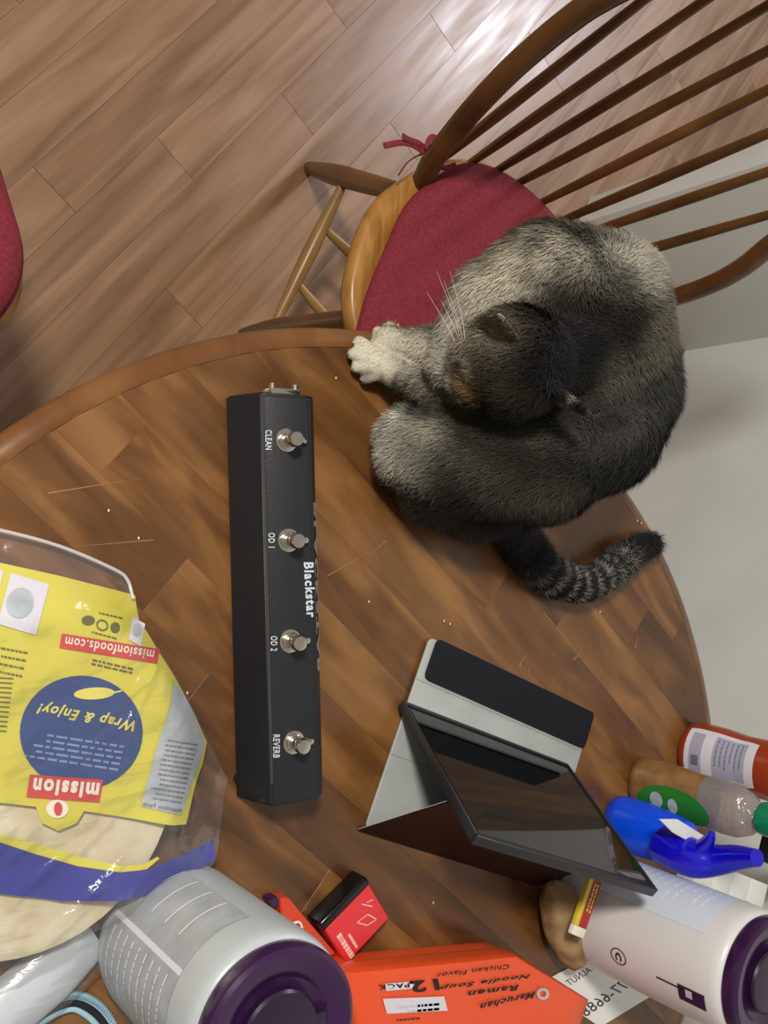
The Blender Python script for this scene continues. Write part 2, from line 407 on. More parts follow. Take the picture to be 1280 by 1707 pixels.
bowp = [(0, -.02), (0, 0), (-.018, .042), (-.039, .122), (-.053, .197), (-.059, .25), (-.062, .30), (-.061, .345), (-.050, .40), (-.022, .455), (.025, .505), (.09, .54), (.17, .552), (.24, .54), (.295, .50), (.335, .44), (.362, .37), (.378, .30), (.398, .243), (.406, .189), (.400, .121), (.378, .06), (.345, 0), (.345, -.02)]
n_ = Vector(CC).cross(UP)
tube_obj('back_bow', [back(s, h) for s, h in bowp], [.0155]*len(bowp), M_chair, chair, 12, 5, flat=(n_, .8))
sp = [((.005, 0), (-.033, .435)), ((.037, .02), (.010, .488)), ((.071, .02), (.058, .523)), ((.105, .02), (.112, .545)), ((.152, .02), (.160, .550)), ((.205, .02), (.224, .543)), ((.251, .02), (.288, .508)), ((.305, .02), (.347, .41))]
FEET = [(.020, -.050), (.066, -.076), (.112, -.095), (.155, -.103), (.205, -.101), (.245, -.092), (.283, -.088), (.318, -.055)]
for ((s0, h0), (s1, h1)), (fs_, fd_) in zip(sp, FEET):
    pa_ = ch(fs_, fd_, .447); pb_ = back(s1, h1)
    pts = [pa_+(pb_-pa_)*t for t in np.linspace(0, 1, 7)]
    tube_obj('spindle', pts, [.0055, .0072, .008, .0078, .0068, .0058, .005], M_chair, chair, 10)
Lw = lambda p: Vector(p)-B0
bl_f, bl_t = Lw((-0.628, .905, 0.0)), Lw((-0.440, .800, .44))
fl_f, fl_t = Lw((-0.300, .745, 0.0)), Lw((-.262, .722, .43))
br_f, br_t = ch(.40, -.17, 0), ch(.28, -.02, .44)
fr_f, fr_t = ch(.385, .38, 0), ch(.29, .25, .44)
fl_f = Lw((-0.318, .795, .0)) 
fl_f = Lw((-0.31, .77, 0.0))
for a, b in ((bl_f, bl_t), (fl_f, fl_t), (br_f, br_t), (fr_f, fr_t)):
    pts = [a+(b-a)*t for t in (0, .05, .25, .4, .55, .7, .85, 1)]
    tube_obj('leg', pts, [.011, .0125, .017, .0185, .017, .016, .014, .012], M_chair, chair, 12)
def st(name, a, b): tube_obj(name, [a+(b-a)*t for t in (0, .15, .35, .5, .65, .85, 1)], [.006, .009, .012, .0135, .012, .009, .006], M_stretch, chair, 10)
la = bl_f+(bl_t-bl_f)*.44; lb = fl_f+(fl_t-fl_f)*.30
ra = br_f+(br_t-br_f)*.44; rb = fr_f+(fr_t-fr_f)*.30
st('stretcher', la, lb); st('stretcher', ra, rb); st('stretcher', la*.32+lb*.68, ra*.32+rb*.68); st('stretcher', la*.68+lb*.32, ra*.68+rb*.32)
# tie of the cushion is a part of the cushion
cush = thing('seat_cushion', 'dark red tufted seat cushion tied onto the spindle chair under the cat', 'cushion', loc=tuple(B0+Vector((0, 0, .456))))
co = [(-.018, .262), (-.024, .192), (-.022, .122), (-.017, .058), (.004, .005), (.04, -.052), (.09, -.084), (.17, -.096), (.25, -.084), (.30, -.052), (.336, .005), (.357, .058), (.362, .122), (.364, .192), (.35, .25), (.30, .29), (.17, .302), (.04, .29)]
occ = [Vector(p) for p in catmull([(*p, 0) for p in co+[co[0]]], 4)][:-1]
bm = bmesh.new(); cen = Vector((.17, .115, 0)); rings = []
def cz(x, y, e): 
    t = 0
    for cx_, cy_ in ((.10, .05), (.24, .05), (.10, .19), (.24, .19)): t += math.exp(-((x-cx_)**2+(y-cy_)**2)/.0009)
    return -.009*t+.004*mnoise.noise(Vector((x*22, y*22, 3)))*e
for sc, z, e in [(.955, 0.0005, 0), (.985, .004, 0), (1, .010, 0), (.985, .017, .2), (.955, .022, .6)]+[(.92-.092*i, .0245+.004*math.sin(i*.16), 1) for i in range(10)]:
    ring = []
    for p in occ:
        q = cen+(p-cen)*sc; ring.append(bm.verts.new(ch(q.x, q.y, z+(cz(q.x, q.y, e) if e else 0))))
    rings.append(ring)
for a, b in zip(rings, rings[1:]):
    for i in range(len(occ)): bm.faces.new((a[i], a[(i+1) % len(occ)], b[(i+1) % len(occ)], b[i]))
bm.faces.new(rings[0]); bm.faces.new(rings[-1])
link('cushion_pad', bmdone('cushion_pad', bm, ang=70), M_red, cush)
def cl(u, v, z): return P(u, v, z)-B0-Vector((0, 0, .456))
for pts in ([(715, 262), (690, 243), (668, 238), (640, 243)], [(720, 258), (700, 240), (682, 233), (671, 226)], [(722, 262), (735, 240), (722, 228), (712, 240), (716, 256)], [(716, 262), (728, 275), (745, 280), (760, 275)]):
    tube_obj('tie', [cl(u, v, .478+.004*i) for i, (u, v) in enumerate(pts)], .0042, M_red, cush, 8, 5, flat=(Vector((0, 0, 1)), .3))
tube_obj('tie', [cl(u, v, .474) for u, v in [(664, 292), (680, 270), (700, 258), (720, 256)]], .0012, M_red, cush, 6, 4)
# second chair (its cushion corner shows at the left edge)
chair2 = thing('dining_chair', 'second chair at the left, only its red cushioned corner in view', 'chair', loc=(-.33, .065, 0))
def rounded_slab(bm, cx, cy, z0, z1, hx, hy, r, rot, puff=0):
    n = 10; pts = []
    for (sx, sy, a0) in ((1, 1, 0), (-1, 1, 90), (-1, -1, 180), (1, -1, 270)):
        for i in range(n+1):
            a = math.radians(a0+90*i/n); pts.append((sx*(hx-r)+r*math.cos(a), sy*(hy-r)+r*math.sin(a)))
    c, s = math.cos(rot), math.sin(rot); rings = []
    prof = [(.9, z0), (.975, z0+(z1-z0)*.15), (1, z0+(z1-z0)*.5), (.97, z0+(z1-z0)*.85), (.9, z1)]+([(.6, z1+puff), (.25, z1+puff*1.3)] if puff else [])
    for k, z in prof: rings.append([bm.verts.new((cx+(x*c-y*s)*k, cy+(x*s+y*c)*k, z)) for x, y in pts])
    for a, b in zip(rings, rings[1:]):
        for i in range(len(pts)): bm.faces.new((a[i], a[(i+1) % len(pts)], b[(i+1) % len(pts)], b[i]))
    bm.faces.new(rings[0]); bm.faces.new(rings[-1])
bm = bmesh.new(); rounded_slab(bm, 0, 0, .42, .452, .20, .19, .09, .3); link('seat', bmdone('seat', bm, ang=60), M_seat, chair2)
for sx in (-1, 1):
    for sy in (-1, 1): tube_obj('leg', [(sx*.17, sy*.16, 0), (sx*.15, sy*.14, .2), (sx*.13, sy*.12, .43)], [.013, .018, .013], M_chair, chair2, 10)
bm = bmesh.new(); rounded_slab(bm, 0, 0, .4525, .492, .195, .185, .10, .3, .006)
cu2 = link('seat_cushion', bmdone('seat_cushion', bm, ang=60), M_red); tag(cu2, 'dark red seat cushion at the left edge, on the second chair', 'cushion'); cu2.location = (-.33, .065, 0)

# ------------------------------------------------------------------ footswitch
fs = thing('foot_controller', 'long black four-button foot controller lying on the table left of the cat', 'foot controller', loc=(.07, .41, .75))
O = Vector((.07, .41, .75))
x0, x1 = -.100, .2455
ya0, yb0 = .367, .460
def skew(x): return (x-x0)/(x1-x0)*.0085
prof = [(.0, .0025), (.0015, .006), (.0115, .0465), (.014, .0482), (.0555, .0505), (.0655, .0405), (.0665, .037), (.0665, .0025)]
bm = bmesh.new(); rg = []
xs = [(x0, .94), (x0+.002, 1), (x1-.006, 1), (x1, .97)]
for x, k in xs:
    rg.append([bm.verts.new(Vector((x, .366+skew(x)+.033+(p[0]-.033)*(k*.01+.99), .75+p[1]*(k if p[1] > .01 else 1)))-O) for p in prof])
for a, b in zip(rg, rg[1:]):
    for i in range(len(prof)): j = (i+1) % len(prof); bm.faces.new((a[i], a[j], b[j], b[i]))
bm.faces.new(rg[0]); bm.faces.new(rg[-1])
bmesh.ops.recalc_face_normals(bm, faces=bm.faces)
bmesh.ops.bevel(bm, geom=[e for e in bm.edges if len(e.link_faces) == 2 and e.calc_face_angle(0) > .25], offset=.0018, segments=2, affect='EDGES')
link('casing', bmdone('casing', bm, ang=35), M_black, fs)
bm = bmesh.new()
pts = [Vector((x, .366+skew(x)+.0118, .7972))-O for x in np.linspace(x0+.003, x1-.02, 12)]
tube(bm, pts, .0011, 6); link('seam_edge', bmdone('seam_edge', bm), M_blackseam, fs)
def topz(y): # height of the sloping top at distance y from the front
    return .75+.0482+(y-.014)*(.0023/.0415)
def fsw(u, v):
    p = P(u, v, .80)
    return p
for i, (u, v) in enumerate([(484, 733), (487, 901), (490, 1070), (496, 1240)]):
    p = P(u, v, .806); yy = p.y-.366-skew(p.x); base = Vector((p.x, p.y, topz(yy)))-O
    bw = thing('switch', None, None); bw.parent = fs; 
    bpy.data.objects.remove(bw)
    tl = Matrix.Translation(base) @ Matrix.Rotation(math.radians(3), 4, 'X')
    bm = bmesh.new(); lathe(bm, [(0, 0), (.0098, .0), (.0098, .001), (.0085, .0014), (.0075, .0014), (.0075, .0045), (.0068, .005), (.0055, .005), (.0053, .012), (.0062, .0125), (.0066, .014), (.0066, .018), (.0058, .0198), (0, .0205)], tl, 24)
    sw = link('button', bmdone('button', bm, ang=30), M_chrome, fs)
    a = Matrix.Translation(base+Vector((.0, .0130, 0)))
    bm = bmesh.new(); lathe(bm, [(0, 0), (.0028, 0), (.0028, .006), (.0024, .0078), (0, .0085)], a, 14)
    link('indicator_light', bmdone('indicator_light', bm, ang=30), M_chrome, sw)
def flat_fn(o, ex, ey, z): # affine map on horizontal plane from photo-measured corner points
    o_, x_, y_ = P(*o, z), P(*ex, z), P(*ey, z)
    return lambda a, b: o_+(x_-o_)*a+(y_-o_)*b
def on_fs(o, ex, ey):
    f = flat_fn(o, ex, ey, .7975)
    def g(a, b):
        p = f(a, b); yy = p.y-.366-skew(p.x); return Vector((p.x, p.y, topz(yy)+.0004))-O
    return g
pr = Print()
for s, (v0, v1), u in [('CLEAN', (717, 750), 441), ('OD 1', (888, 913), 446), ('OD 2', (1060, 1085), 450), ('REVERB', (1224, 1263), 454)]:
    pr.text(s, on_fs((u, v0), (u, v1), (u+11, v0)), .02)
pr.text('Blackstar', on_fs((503, 937), (508, 1029), (519, 937)), .035)
pr.build('lettering', M_white_print, fs, True)
# big worn lettering along the far side face
pr = Print()
def side(a, b):
    x = P(533, 838, .78).x*(1-a)+P(538, 1120, .78).x*a
    return Vector((x, .366+skew(x)+.0568+.0078*(1-b)+.0003, .75+.0496-.0078*(1-b)))-O
pr.text('BLACKSTAR', side, .05); pr.build('side_lettering', mat('worn_silver_print', srgb(140, 140, 144), .4), fs)
bm = bmesh.new()
box(bm, Matrix(), Vector((-.1045, .388, .778))-O, Vector((-.0985, .416, .7945))-O, .001); link('jack_plate', bmdone('jack_plate', bm), M_chrome, fs)
for y in (.391, .413):
    bm = bmesh.new(); lathe(bm, [(0, 0), (.0032, 0), (.0032, .004), (.002, .005), (0, .005)], Matrix.Translation(Vector((-.1043, y, .791))-O) @ Matrix.Rotation(-math.pi/2, 4, 'Y'), 16)
    link('jack_screw', bmdone('jack_screw', bm), M_chrome, fs)
for x in (-.08, .23):
    for y in (.38, .42):
        bm = bmesh.new(); lathe(bm, [(0, 0), (.006, 0), (.006, .003), (0, .003)], Matrix.Translation(Vector((x, y, .75))-O), 14); link('rubber_foot', bmdone('rubber_foot', bm), M_black, fs)

# ------------------------------------------------------------------ tablet and its folding cover
A_ = P(675, 1175, .758); B_ = P(945, 1278, .758); C_ = P(1087, 1480, .902)
e1 = (B_-A_).normalized(); e2 = (C_-B_); e2 = (e2-e1*e2.dot(e1)); TH = e2.length; e2.normalize(); e3 = e1.cross(e2).normalized()
TL = (B_-A_).length
if e3.z < 0: e3 = -e3     # screen normal, pointing up
tab = thing('tablet', 'black tablet with a glossy dark screen leaning in its folding cover', 'tablet', loc=tuple(A_))
MT = Matrix((e1, e2, e3)).transposed().to_4x4()   # screen plane axes
bm = bmesh.new(); box(bm, MT, (0, 0, -.0062), (TL, TH, 0), .0022, 3); link('shell', bmdone('shell', bm, ang=50), M_bezel, tab)
bm = bmesh.new(); box(bm, MT, (.004, .004, -.001), (TL-.004, TH-.004, .0005), .0002, 1); link('screen', bmdone('screen', bm, ang=30), M_glossblack, tab)
# protective case lip around the tablet
bm = bmesh.new()
for lo, hi in [((-.003, -.004, -.0072), (TL+.003, 0, .0022)), ((-.003, TH, -.0072), (TL+.003, TH+.004, .0022)), ((-.003, 0, -.0072), (0, TH, .0022)), ((TL, 0, -.0072), (TL+.003, TH, .0022))]:
    box(bm, MT, lo, hi, .001, 2)
link('case_lip', bmdone('case_lip', bm), mat('case_lip_grey', srgb(30, 30, 32), .4), tab)
cov = thing('folding_tablet_cover', 'folding tablet cover with grey lining and black flap propping the tablet', 'tablet cover', loc=tuple(P(715, 1062, .751)))
CO = P(715, 1062, .751)
K0 = P(715, 1062, .753); K1 = P(985, 1190, .753); K2 = P(600, 1382, .753)
ax = (K1-K0).normalized(); ay = (K2-K0); ay = (ay-ax*ay.dot(ax)); LY = ay.length; ay.normalize(); LX = (K1-K0).length
MC = Matrix((ax, ay, ax.cross(ay))).transposed().to_4x4()
if MC.col[2][2] < 0: MC = Matrix((ax, ay, -ax.cross(ay))).transposed().to_4x4()
MC.translation = K0-CO
def rslab(bm, M, lo, hi, r, h0, h1, bev=.0006):
    pts = []
    for sx, sy, a0 in ((1, 1, 0), (0, 1, 90), (0, 0, 180), (1, 0, 270)):
        cx = hi[0]-r if sx else lo[0]+r; cy = hi[1]-r if sy else lo[1]+r
        for i in range(6): a = math.radians(a0+18*i); pts.append((cx+r*math.cos(a), cy+r*math.sin(a)))
    V, Fc = poly_prism(pts, h0, h1, bev); vs = [bm.verts.new(M @ Vector(v)) for v in V]
    for f in Fc: bm.faces.new([vs[i] for i in f])
bm = bmesh.new(); rslab(bm, MC, (0, 0), (LX, LY-.002), .006, 0, .0022); link('base_panel', bmdone('base_panel', bm, ang=30), M_coverin, cov)
p0 = MC.inverted() @ (P(706, 1085, .757)-CO); 
bm = bmesh.new(); rslab(bm, MC, (.008, -.002), (LX+.001, .040), .006, .0024, .0050); link('magnetic_flap', bmdone('magnetic_flap', bm, ang=30), M_coverpad, cov)
bm = bmesh.new(); box(bm, MC, (.0, .0425, .0022), (LX, .0432, .0026)); box(bm, MC, (.0, .118, .0022), (LX, .1187, .0026)); link('fold_crease', bmdone('fold_crease', bm), mat('crease_grey', srgb(140, 145, 143), .8), cov)
# rear panel rising from the base's rear edge to the tablet's back
G0 = K2+ay*.0025-Vector((0, 0, .0012)); back0 = A_+e2*(TH*.72)-e3*.0085; 
G1 = G0+ax*LX
G2 = back0+e1*0.002; G3 = G2+e1*(TL-.004)
nn = (G1-G0).cross(G2-G0).normalized()
if nn.z < 0: nn = -nn
def plate(name, q, n, t, m_, par, org):
    V = [p-org for p in q]+[p-n*t-org for p in q]
    return link(name, pydata(name, V, [(0, 1, 2, 3), (7, 6, 5, 4), (0, 4, 5, 1), (1, 5, 6, 2), (2, 6, 7, 3), (3, 7, 4, 0)]), m_, par)
plate('stand_panel', [G0, G1, G3, G2], nn, .0016, M_coverout, cov, CO)
inn = [p-nn*.0018 for p in (G0, G1, G3, G2)]
plate('stand_lining', inn, nn, .0006, M_coverin, cov, CO)
# upper back panel clinging to the tablet
q = [A_+e2*(TH*.72)-e3*.0078, B_+e2*(TH*.72)-e3*.0078, B_+e2*TH-e3*.0078, A_+e2*TH-e3*.0078]
plate('back_panel', q, -e3, .0012, M_coverout, cov, CO)
bpy.data.objects['back_panel'].location = -e3*.0002

# ------------------------------------------------------------------ bag of tortillas
BC = (.195, .185)
def zB(x, y):
    d = math.hypot(x-BC[0], y-BC[1]); t = max(0, min(1, (.175-d)/.06)); t = t*t*(3-2*t)
    # towards the canister the bag climbs up its side
    c = math.hypot(x-.346, y-.312); k = max(0, min(1, (.13-c)/.07)); k = k*k*(3-2*k)
    return .7525+.030*t+.030*k*(1-.6*t)+.0016*mnoise.noise(Vector((x*38, y*38, 0)))+.0016
def onbag(u, v, lift=0):
    z = .78
    for _ in range(6): p = P(u, v, z); z = zB(p.x, p.y)+lift
    return P(u, v, z)
bagO = Vector((.2, .2, .75))
bag = thing('tortilla_bag', 'clear plastic bag of flour tortillas with yellow and blue print', 'food bag', loc=tuple(bagO))
def sheet(name, px, lift, m_, parent, grid=.006, extra=None, smooth_k=0):
    pts = [onbag(u, v, lift) for u, v in px]
    bm = bmesh.new(); f = bm.faces.new([bm.verts.new((p.x, p.y, 0)) for p in pts]); bmesh.ops.triangulate(bm, faces=bm.faces[:])
    xs = [p.x for p in pts]; ys = [p.y for p in pts]
    for a, n in ((0, (1, 0, 0)), (1, (0, 1, 0))):
        lo, hi = (min(xs), max(xs)) if a == 0 else (min(ys), max(ys)); q = lo+grid
        while q < hi:
            bmesh.ops.bisect_plane(bm, geom=bm.verts[:]+bm.edges[:]+bm.faces[:], plane_co=(q, q, 0), plane_no=n); q += grid
    for v in bm.verts:
        v.co.z = zB(v.co.x, v.co.y)+lift+(extra(v.co.x, v.co.y) if extra else 0)
        v.co -= bagO
    for f in bm.faces:
        f.normal_update()
        if f.normal.z < 0: f.normal_flip()
    me = bpy.data.meshes.new(name); bm.to_mesh(me); bm.free(); me.polygons.foreach_set('use_smooth', [True]*len(me.polygons))
    return link(name, me, m_, parent)
def bagmap(o, ex, ey, lift):
    def g(a, b): return onbag(o[0]+(ex[0]-o[0])*a+(ey[0]-o[0])*b, o[1]+(ex[1]-o[1])*a+(ey[1]-o[1])*b, lift)-bagO
    return g
LABEL = [(-70, 925), (0, 938), (100, 960), (225, 992), (232, 1035), (268, 1092), (292, 1130), (345, 1237), (338, 1272), (310, 1374), (290, 1376), (240, 1368), (140, 1352), (128, 1372), (97, 1385), (70, 1372), (60, 1345), (-70, 1330)]
lab = sheet('printed_label', LABEL, .0008, M_yellow, bag)
tubep = Print()
# blue circle
pr = Print()
f = bagmap((33, 1132), (238, 1132), (33, 1322), .0014)
for r0, r1 in ((.66, 1), (.33, .66)): pr.ellipse(f, .5, .47, .5*r1, .5*r1, 40, r0/r1)
pr.ellipse(f, .5, .47, .165, .165, 40)
pr.build('blue_circle', M_navy, lab)
pr = Print(); f = bagmap((50, 1291), (172, 1300), (44, 1329), .002); pr.quad(f, 0, 0, 1, 1, 10, 4); 
f2 = bagmap((103, 1056), (266, 1082), (99, 1080), .002); pr.quad(f2, 0, 0, 1, 1, 14, 2)
pr.ellipse(bagmap((90, 1337), (104, 1337), (90, 1360), .0025)); pr.build('red_banner', M_redp, lab, True)
pr = Print(); pr.text('mission', bagmap((167, 1305), (57, 1296), (163, 1332), .0026), .05)
pr.text('missionfoods.com', bagmap((258, 1084), (110, 1061), (255, 1101), .0026), .02)
pr.ellipse(bagmap((77, 1333), (114, 1333), (77, 1364), .0022)); pr.build('white_lettering', M_cream, lab, True)
pr = Print(); pr.text('Wrap & Enjoy!', bagmap((228, 1196), (66, 1166), (222, 1220), .0022), .03, .3)
pr.ellipse(bagmap((122, 1148), (190, 1144), (124, 1168), .0022)); pr.quad(bagmap((180, 1155), (203, 1150), (180, 1158), .0022))
pr.build('pale_yellow_lettering', M_yprint, lab, True)
pr = Print(); pr.bars(bagmap((208, 1240), (50, 1216), (196, 1288), .002), 5, seed=4, fill=.38, minl=.75)
pr.build('pale_blue_lines', M_bprint, lab)
pr = Print()
for c in ((147, 1034, 11, 8), (192, 1046, 8, 9)): pr.ellipse(bagmap((c[0]-c[2], c[1]-c[3]), (c[0]+c[2], c[1]-c[3]), (c[0]-c[2], c[1]+c[3]), .002))
pr.ellipse(bagmap((161, 1031), (181, 1034), (160, 1050), .002), r0=.75)
pr.bars(bagmap((205, 1028), (145, 1014), (204, 1033), .002), 1); pr.bars(bagmap((195, 1062), (132, 1045), (194, 1067), .002), 1)
pr.bars(bagmap((222, 1112), (125, 1090), (220, 1125), .002), 2, seed=3)
for k in range(4): pr.bars(bagmap((46-k*3, 1085+k*13), (-20, 1073+k*13), (46-k*3, 1092+k*13), .002), 1, seed=k)
for k in range(12): pr.quad(bagmap((22-k, 1130+k*8), (-20, 1128+k*8), (22-k, 1132+k*8), .002))
pr.build('fine_print', M_olive, lab)
pr = Print(); pr.quad(bagmap((18, 955), (82, 974), (-4, 1040), .002), 0, 0, 1, 1, 6, 6); pr.quad(bagmap((221, 1028), (242, 1040), (214, 1066), .002), 0, 0, 1, 1, 3, 3)
pr.quad(bagmap((0, 950), (20, 955), (-20, 1040), .002), 0, 0, .3, 1, 1, 3)
pr.build('white_recipe_picture', M_labelw, lab)
pr = Print(); pr.ellipse(bagmap((18, 975), (62, 985), (5, 1025), .0026)); pr.ellipse(bagmap((224, 1036), (238, 1042), (219, 1058), .0026)); pr.build('grey_recipe_print', M_greyp, lab)
nut = sheet('nutrition_panel', [(290, 1133), (308, 1160), (342, 1237), (334, 1270), (303, 1358), (235, 1344), (260, 1250), (284, 1180)], .0020, M_greyp, lab)
pr = Print()
f = bagmap((303, 1352), (238, 1342), (334, 1236), .0026); pr.text('Nutrition Facts', bagmap((302, 1355), (238, 1343), (304, 1348), .0026), .03)
pr.bars(f, 13, .05, .92, .08, .98, .3, seed=9, minl=.8); pr.build('nutrition_text', M_dgrey, nut)
band = sheet('blue_band', [(-70, 1396), (0, 1405), (60, 1425), (130, 1445), (200, 1455), (245, 1450), (300, 1427), (356, 1400), (359, 1432), (310, 1462), (250, 1492), (200, 1502), (100, 1502), (0, 1490), (-70, 1480)], .0010, M_blue, bag)
sheet('yellow_band', [(-70, 1380), (0, 1391), (70, 1409), (150, 1433), (205, 1444), (240, 1440), (262, 1428), (266, 1431), (245, 1449), (200, 1454), (130, 1444), (60, 1424), (0, 1404), (-70, 1394)], .0010, M_yellow, bag)
CREASE = [((278, 1090), (150, 1215), .0022), ((262, 1100), (185, 1262), .0018), ((228, 1185), (105, 1275), .0018), ((208, 1418), (75, 1560), .0026), ((130, 1395), (40, 1480), .0018), ((300, 1300), (150, 1330), .0016), ((330, 1290), (345, 1345), .0022), ((30, 960), (120, 930), .0018), ((60, 1395), (0, 1440), .0018), ((180, 1360), (120, 1420), .0018)]
CR = [(P(*a, .785).xy, P(*b, .785).xy, h) for a, b, h in CREASE]
def film_h(x, y):
    z = .0016*abs(mnoise.noise(Vector((x*55+y*30, y*55, 5))))
    for a, b, h in CR:
        d = b-a; q = Vector((x, y))-a; t = q.dot(d)/d.dot(d)
        if -.05 < t < 1.05:
            e = abs(q.cross(d) if False else (q.x*d.y-q.y*d.x))/d.length
            z += 1.5*h*math.exp(-(e/.0020)**2)*max(0, math.sin(math.pi*min(1, max(0, t))))**.4
    return z
FILM = [(-90, 868), (0, 880), (100, 907), (190, 945), (215, 965), (226, 1000), (234, 1038), (300, 1140), (346, 1234), (380, 1300), (372, 1345), (356, 1440), (320, 1468), (250, 1505), (190, 1535), (140, 1562), (60, 1625), (0, 1680), (-90, 1740)]
sheet('bag_film', FILM, .0038, M_film, bag, .003, film_h)
tube_obj('bag_seal', [onbag(u, v, .005)-bagO for u, v in [(-80, 872), (0, 884), (100, 911), (188, 948), (212, 966), (222, 998)]],   .0015, M_seal, bag, 8, 5)
tz = .752
for i in range(7):
    r = random.Random(i); bm = bmesh.new(); n = 48
    prof = [(0, 0), (.118, 0), (.1235, .0012), (.1235, .0026), (.118, .0038), (.06, .0038), (0, .0038)]
    lathe(bm, prof, Matrix(), n)
    for v in bm.verts:
        a = math.atan2(v.co.y, v.co.x); v.co.xy *= 1+.008*math.sin(3*a+i)+.005*math.sin(5*a+2*i)
    o = link('tortilla', bmdone('tortilla', bm, ang=60), M_tortilla); o.location = (BC[0]+.004+r.uniform(-.003, .003), BC[1]+r.uniform(-.003, .003), tz+i*.0039)
    tag(o, 'pale flour tortilla in the stack inside the clear yellow-labelled bag', 'tortilla', 'flour tortillas stacked in the bag')
# white wrapped box sticking out under the bag
wb = thing('white_plastic_pouch', 'long white pouch in clear film at the bottom left corner', 'pouch', loc=tuple(P(40, 1640, .75)))
WO = P(40, 1640, .75)
wx = (P(150, 1562, .77)-P(0, 1690, .77)).normalized(); wo = P(0, 1690, .752)
MW = frame(wo-WO, wx, z=(0, 0, 1))
bm = bmesh.new(); 
n = 20; L0, L1 = -.12, .082
rows = []
for i in range(n+1):
    x = L0+(L1-L0)*i/n; row = []
    for j in range(13):
        a = math.pi*j/12; yy = -math.cos(a)*.024; zz = math.sin(a)**.7*.017*(1-.75*max(0, (i-15)/5)**2)+.0012*mnoise.noise(Vector((x*60, yy*50, 1)))*math.sin(a)
        row.append(bm.verts.new(MW @ Vector((x, yy*(1-.2*max(0, (i-16)/4)), max(.0003, zz)))))
    rows.append(row)
for a, b in zip(rows, rows[1:]):
    for j in range(12): bm.faces.new((a[j], a[j+1], b[j+1], b[j]))
    bm.faces.new((b[0], b[12], a[12], a[0]))
bm.faces.new(rows[0]); bm.faces.new(rows[-1])
link('pouch_body', bmdone('pouch_body', bm, ang=60), mat('pouch_white', srgb(205, 212, 218), .35), wb)
bm = bmesh.new(); rows = []
for i in range(n+1):
    x = L0+(L1+.006-L0)*i/n; row = []
    for j in range(13):
        a = math.pi*j/12; yy = -math.cos(a)*.031; zz = math.sin(a)**.9*.021*(1-.7*max(0, (i-15)/5)**2)+.0015*mnoise.noise(Vector((x*80, yy*90, 4)))*math.sin(a)
        row.append(bm.verts.new(MW @ Vector((x, yy, max(.0004, zz)))))
    rows.append(row)
for a, b in zip(rows, rows[1:]):
    for j in range(12): bm.faces.new((a[j], a[j+1], b[j+1], b[j]))
link('pouch_film', bmdone('pouch_film', bm, ang=60), M_film, wb)
# braided cord
cd = thing('braided_cord', 'looped black cord with pale blue braid at the bottom left', 'cord', loc=tuple(P(110, 1690, .75)))
CDo = P(110, 1690, .75)
for off, m_, rr in ((0, M_cordw, .0032), (11, M_cordb, .0034), (22, M_cordw, .0026)):
    pts = [(25, 1900), (8, 1830), (20-off*.2, 1760), (30+off*.4, 1707+off*.9), (70+off*.25, 1678+off), (115, 1660+off), (150-off*.5, 1667+off), (180-off*.8, 1695+off*.7), (205-off, 1750), (215-off, 1830), (150, 1910)]
    tube_obj('strand', [P(u, v, .7545)-CDo for u, v in pts], rr, m_, cd, 8, 6)
bm = bmesh.new()
path = catmull([list(P(u, v, .7545)-CDo) for u, v in [(20, 1760), (30, 1707), (70, 1678), (115, 1660), (150, 1667), (180, 1695), (205, 1750)]], 10)
for i in range(1, len(path)-1):
    p = Vector(path[i]); t = (Vector(path[i+1])-Vector(path[i-1])).normalized(); s_ = Vector((-t.y, t.x, 0))
    tube(bm, [p+s_*.0034-t*.0012, p+Vector((0, 0, .0037)), p-s_*.0034+t*.0012], .0007, 5)
link('braid_stitching', bmdone('braid_stitching', bm), mat('cord_braid_grey', srgb(120, 150, 165), .6), cd)

# ------------------------------------------------------------------ canisters
def canister(name, label, c, h, r, rl, m_body, group):
    t = thing(name, label, 'canister', group, loc=(c[0], c[1], .75))
    bm = bmesh.new()
    lathe(bm, [(0, .001), (r*.90, .001), (r*.96, .004), (r*.985, .010), (r, .02), (r, h-.030), (r*1.003, h-.026), (r, h-.022), (r, h-.012), (r*.985, h-.006), (r*.95, h-.001), (r*.90, h)], n=72)
    link('body', bmdone('body', bm, ang=50), m_body, t)
    bm = bmesh.new()
    lathe(bm, [(rl*.97, h-.001), (rl, h+.002), (rl, h+.010), (rl*.985, h+.0135), (rl*.93, h+.0155), (rl*.82, h+.0145), (rl*.70, h+.0125), (rl*.64, h+.009), (rl*.60, h+.0075), (0, h+.0075)], n=72)
    lid = link('lid', bmdone('lid', bm, ang=40), M_purple, t)
    bm = bmesh.new()
    lathe(bm, [(rl*.50, h+.0076), (rl*.50, h+.0125), (rl*.47, h+.0145), (rl*.40, h+.015), (0, h+.0152)], n=48)
    bm2 = box(bm, Matrix(), (-.006, rl*.38, h+.009), (.006, rl*.60, h+.0145), .001)
    link('flip_cap', bmdone('flip_cap', bm, ang=40), M_purpled, lid)
    return t
def cyl_map(r, a0, a1, z0, z1, lift=.0004):
    def g(x, y):
        a = a0+(a1-a0)*x; return Vector(((r+lift)*math.cos(a), (r+lift)*math.sin(a), z0+(z1-z0)*y))
    return g
cl_ = canister('purple_lidded_canister', 'grey-white canister with dark purple lid at the bottom, beside the tortilla bag', (.346, .312), .180, .061, .0575, M_canl, 'canisters with purple lids')
R_ = math.radians
a_c = math.atan2(-.312, -.346)  # side turned to the camera
pr = Print(); pr.quad(cyl_map(.061, R_(178), R_(232), .022, .145), nx=24); pr.quad(cyl_map(.061, R_(236), R_(300), .022, .145), nx=24)
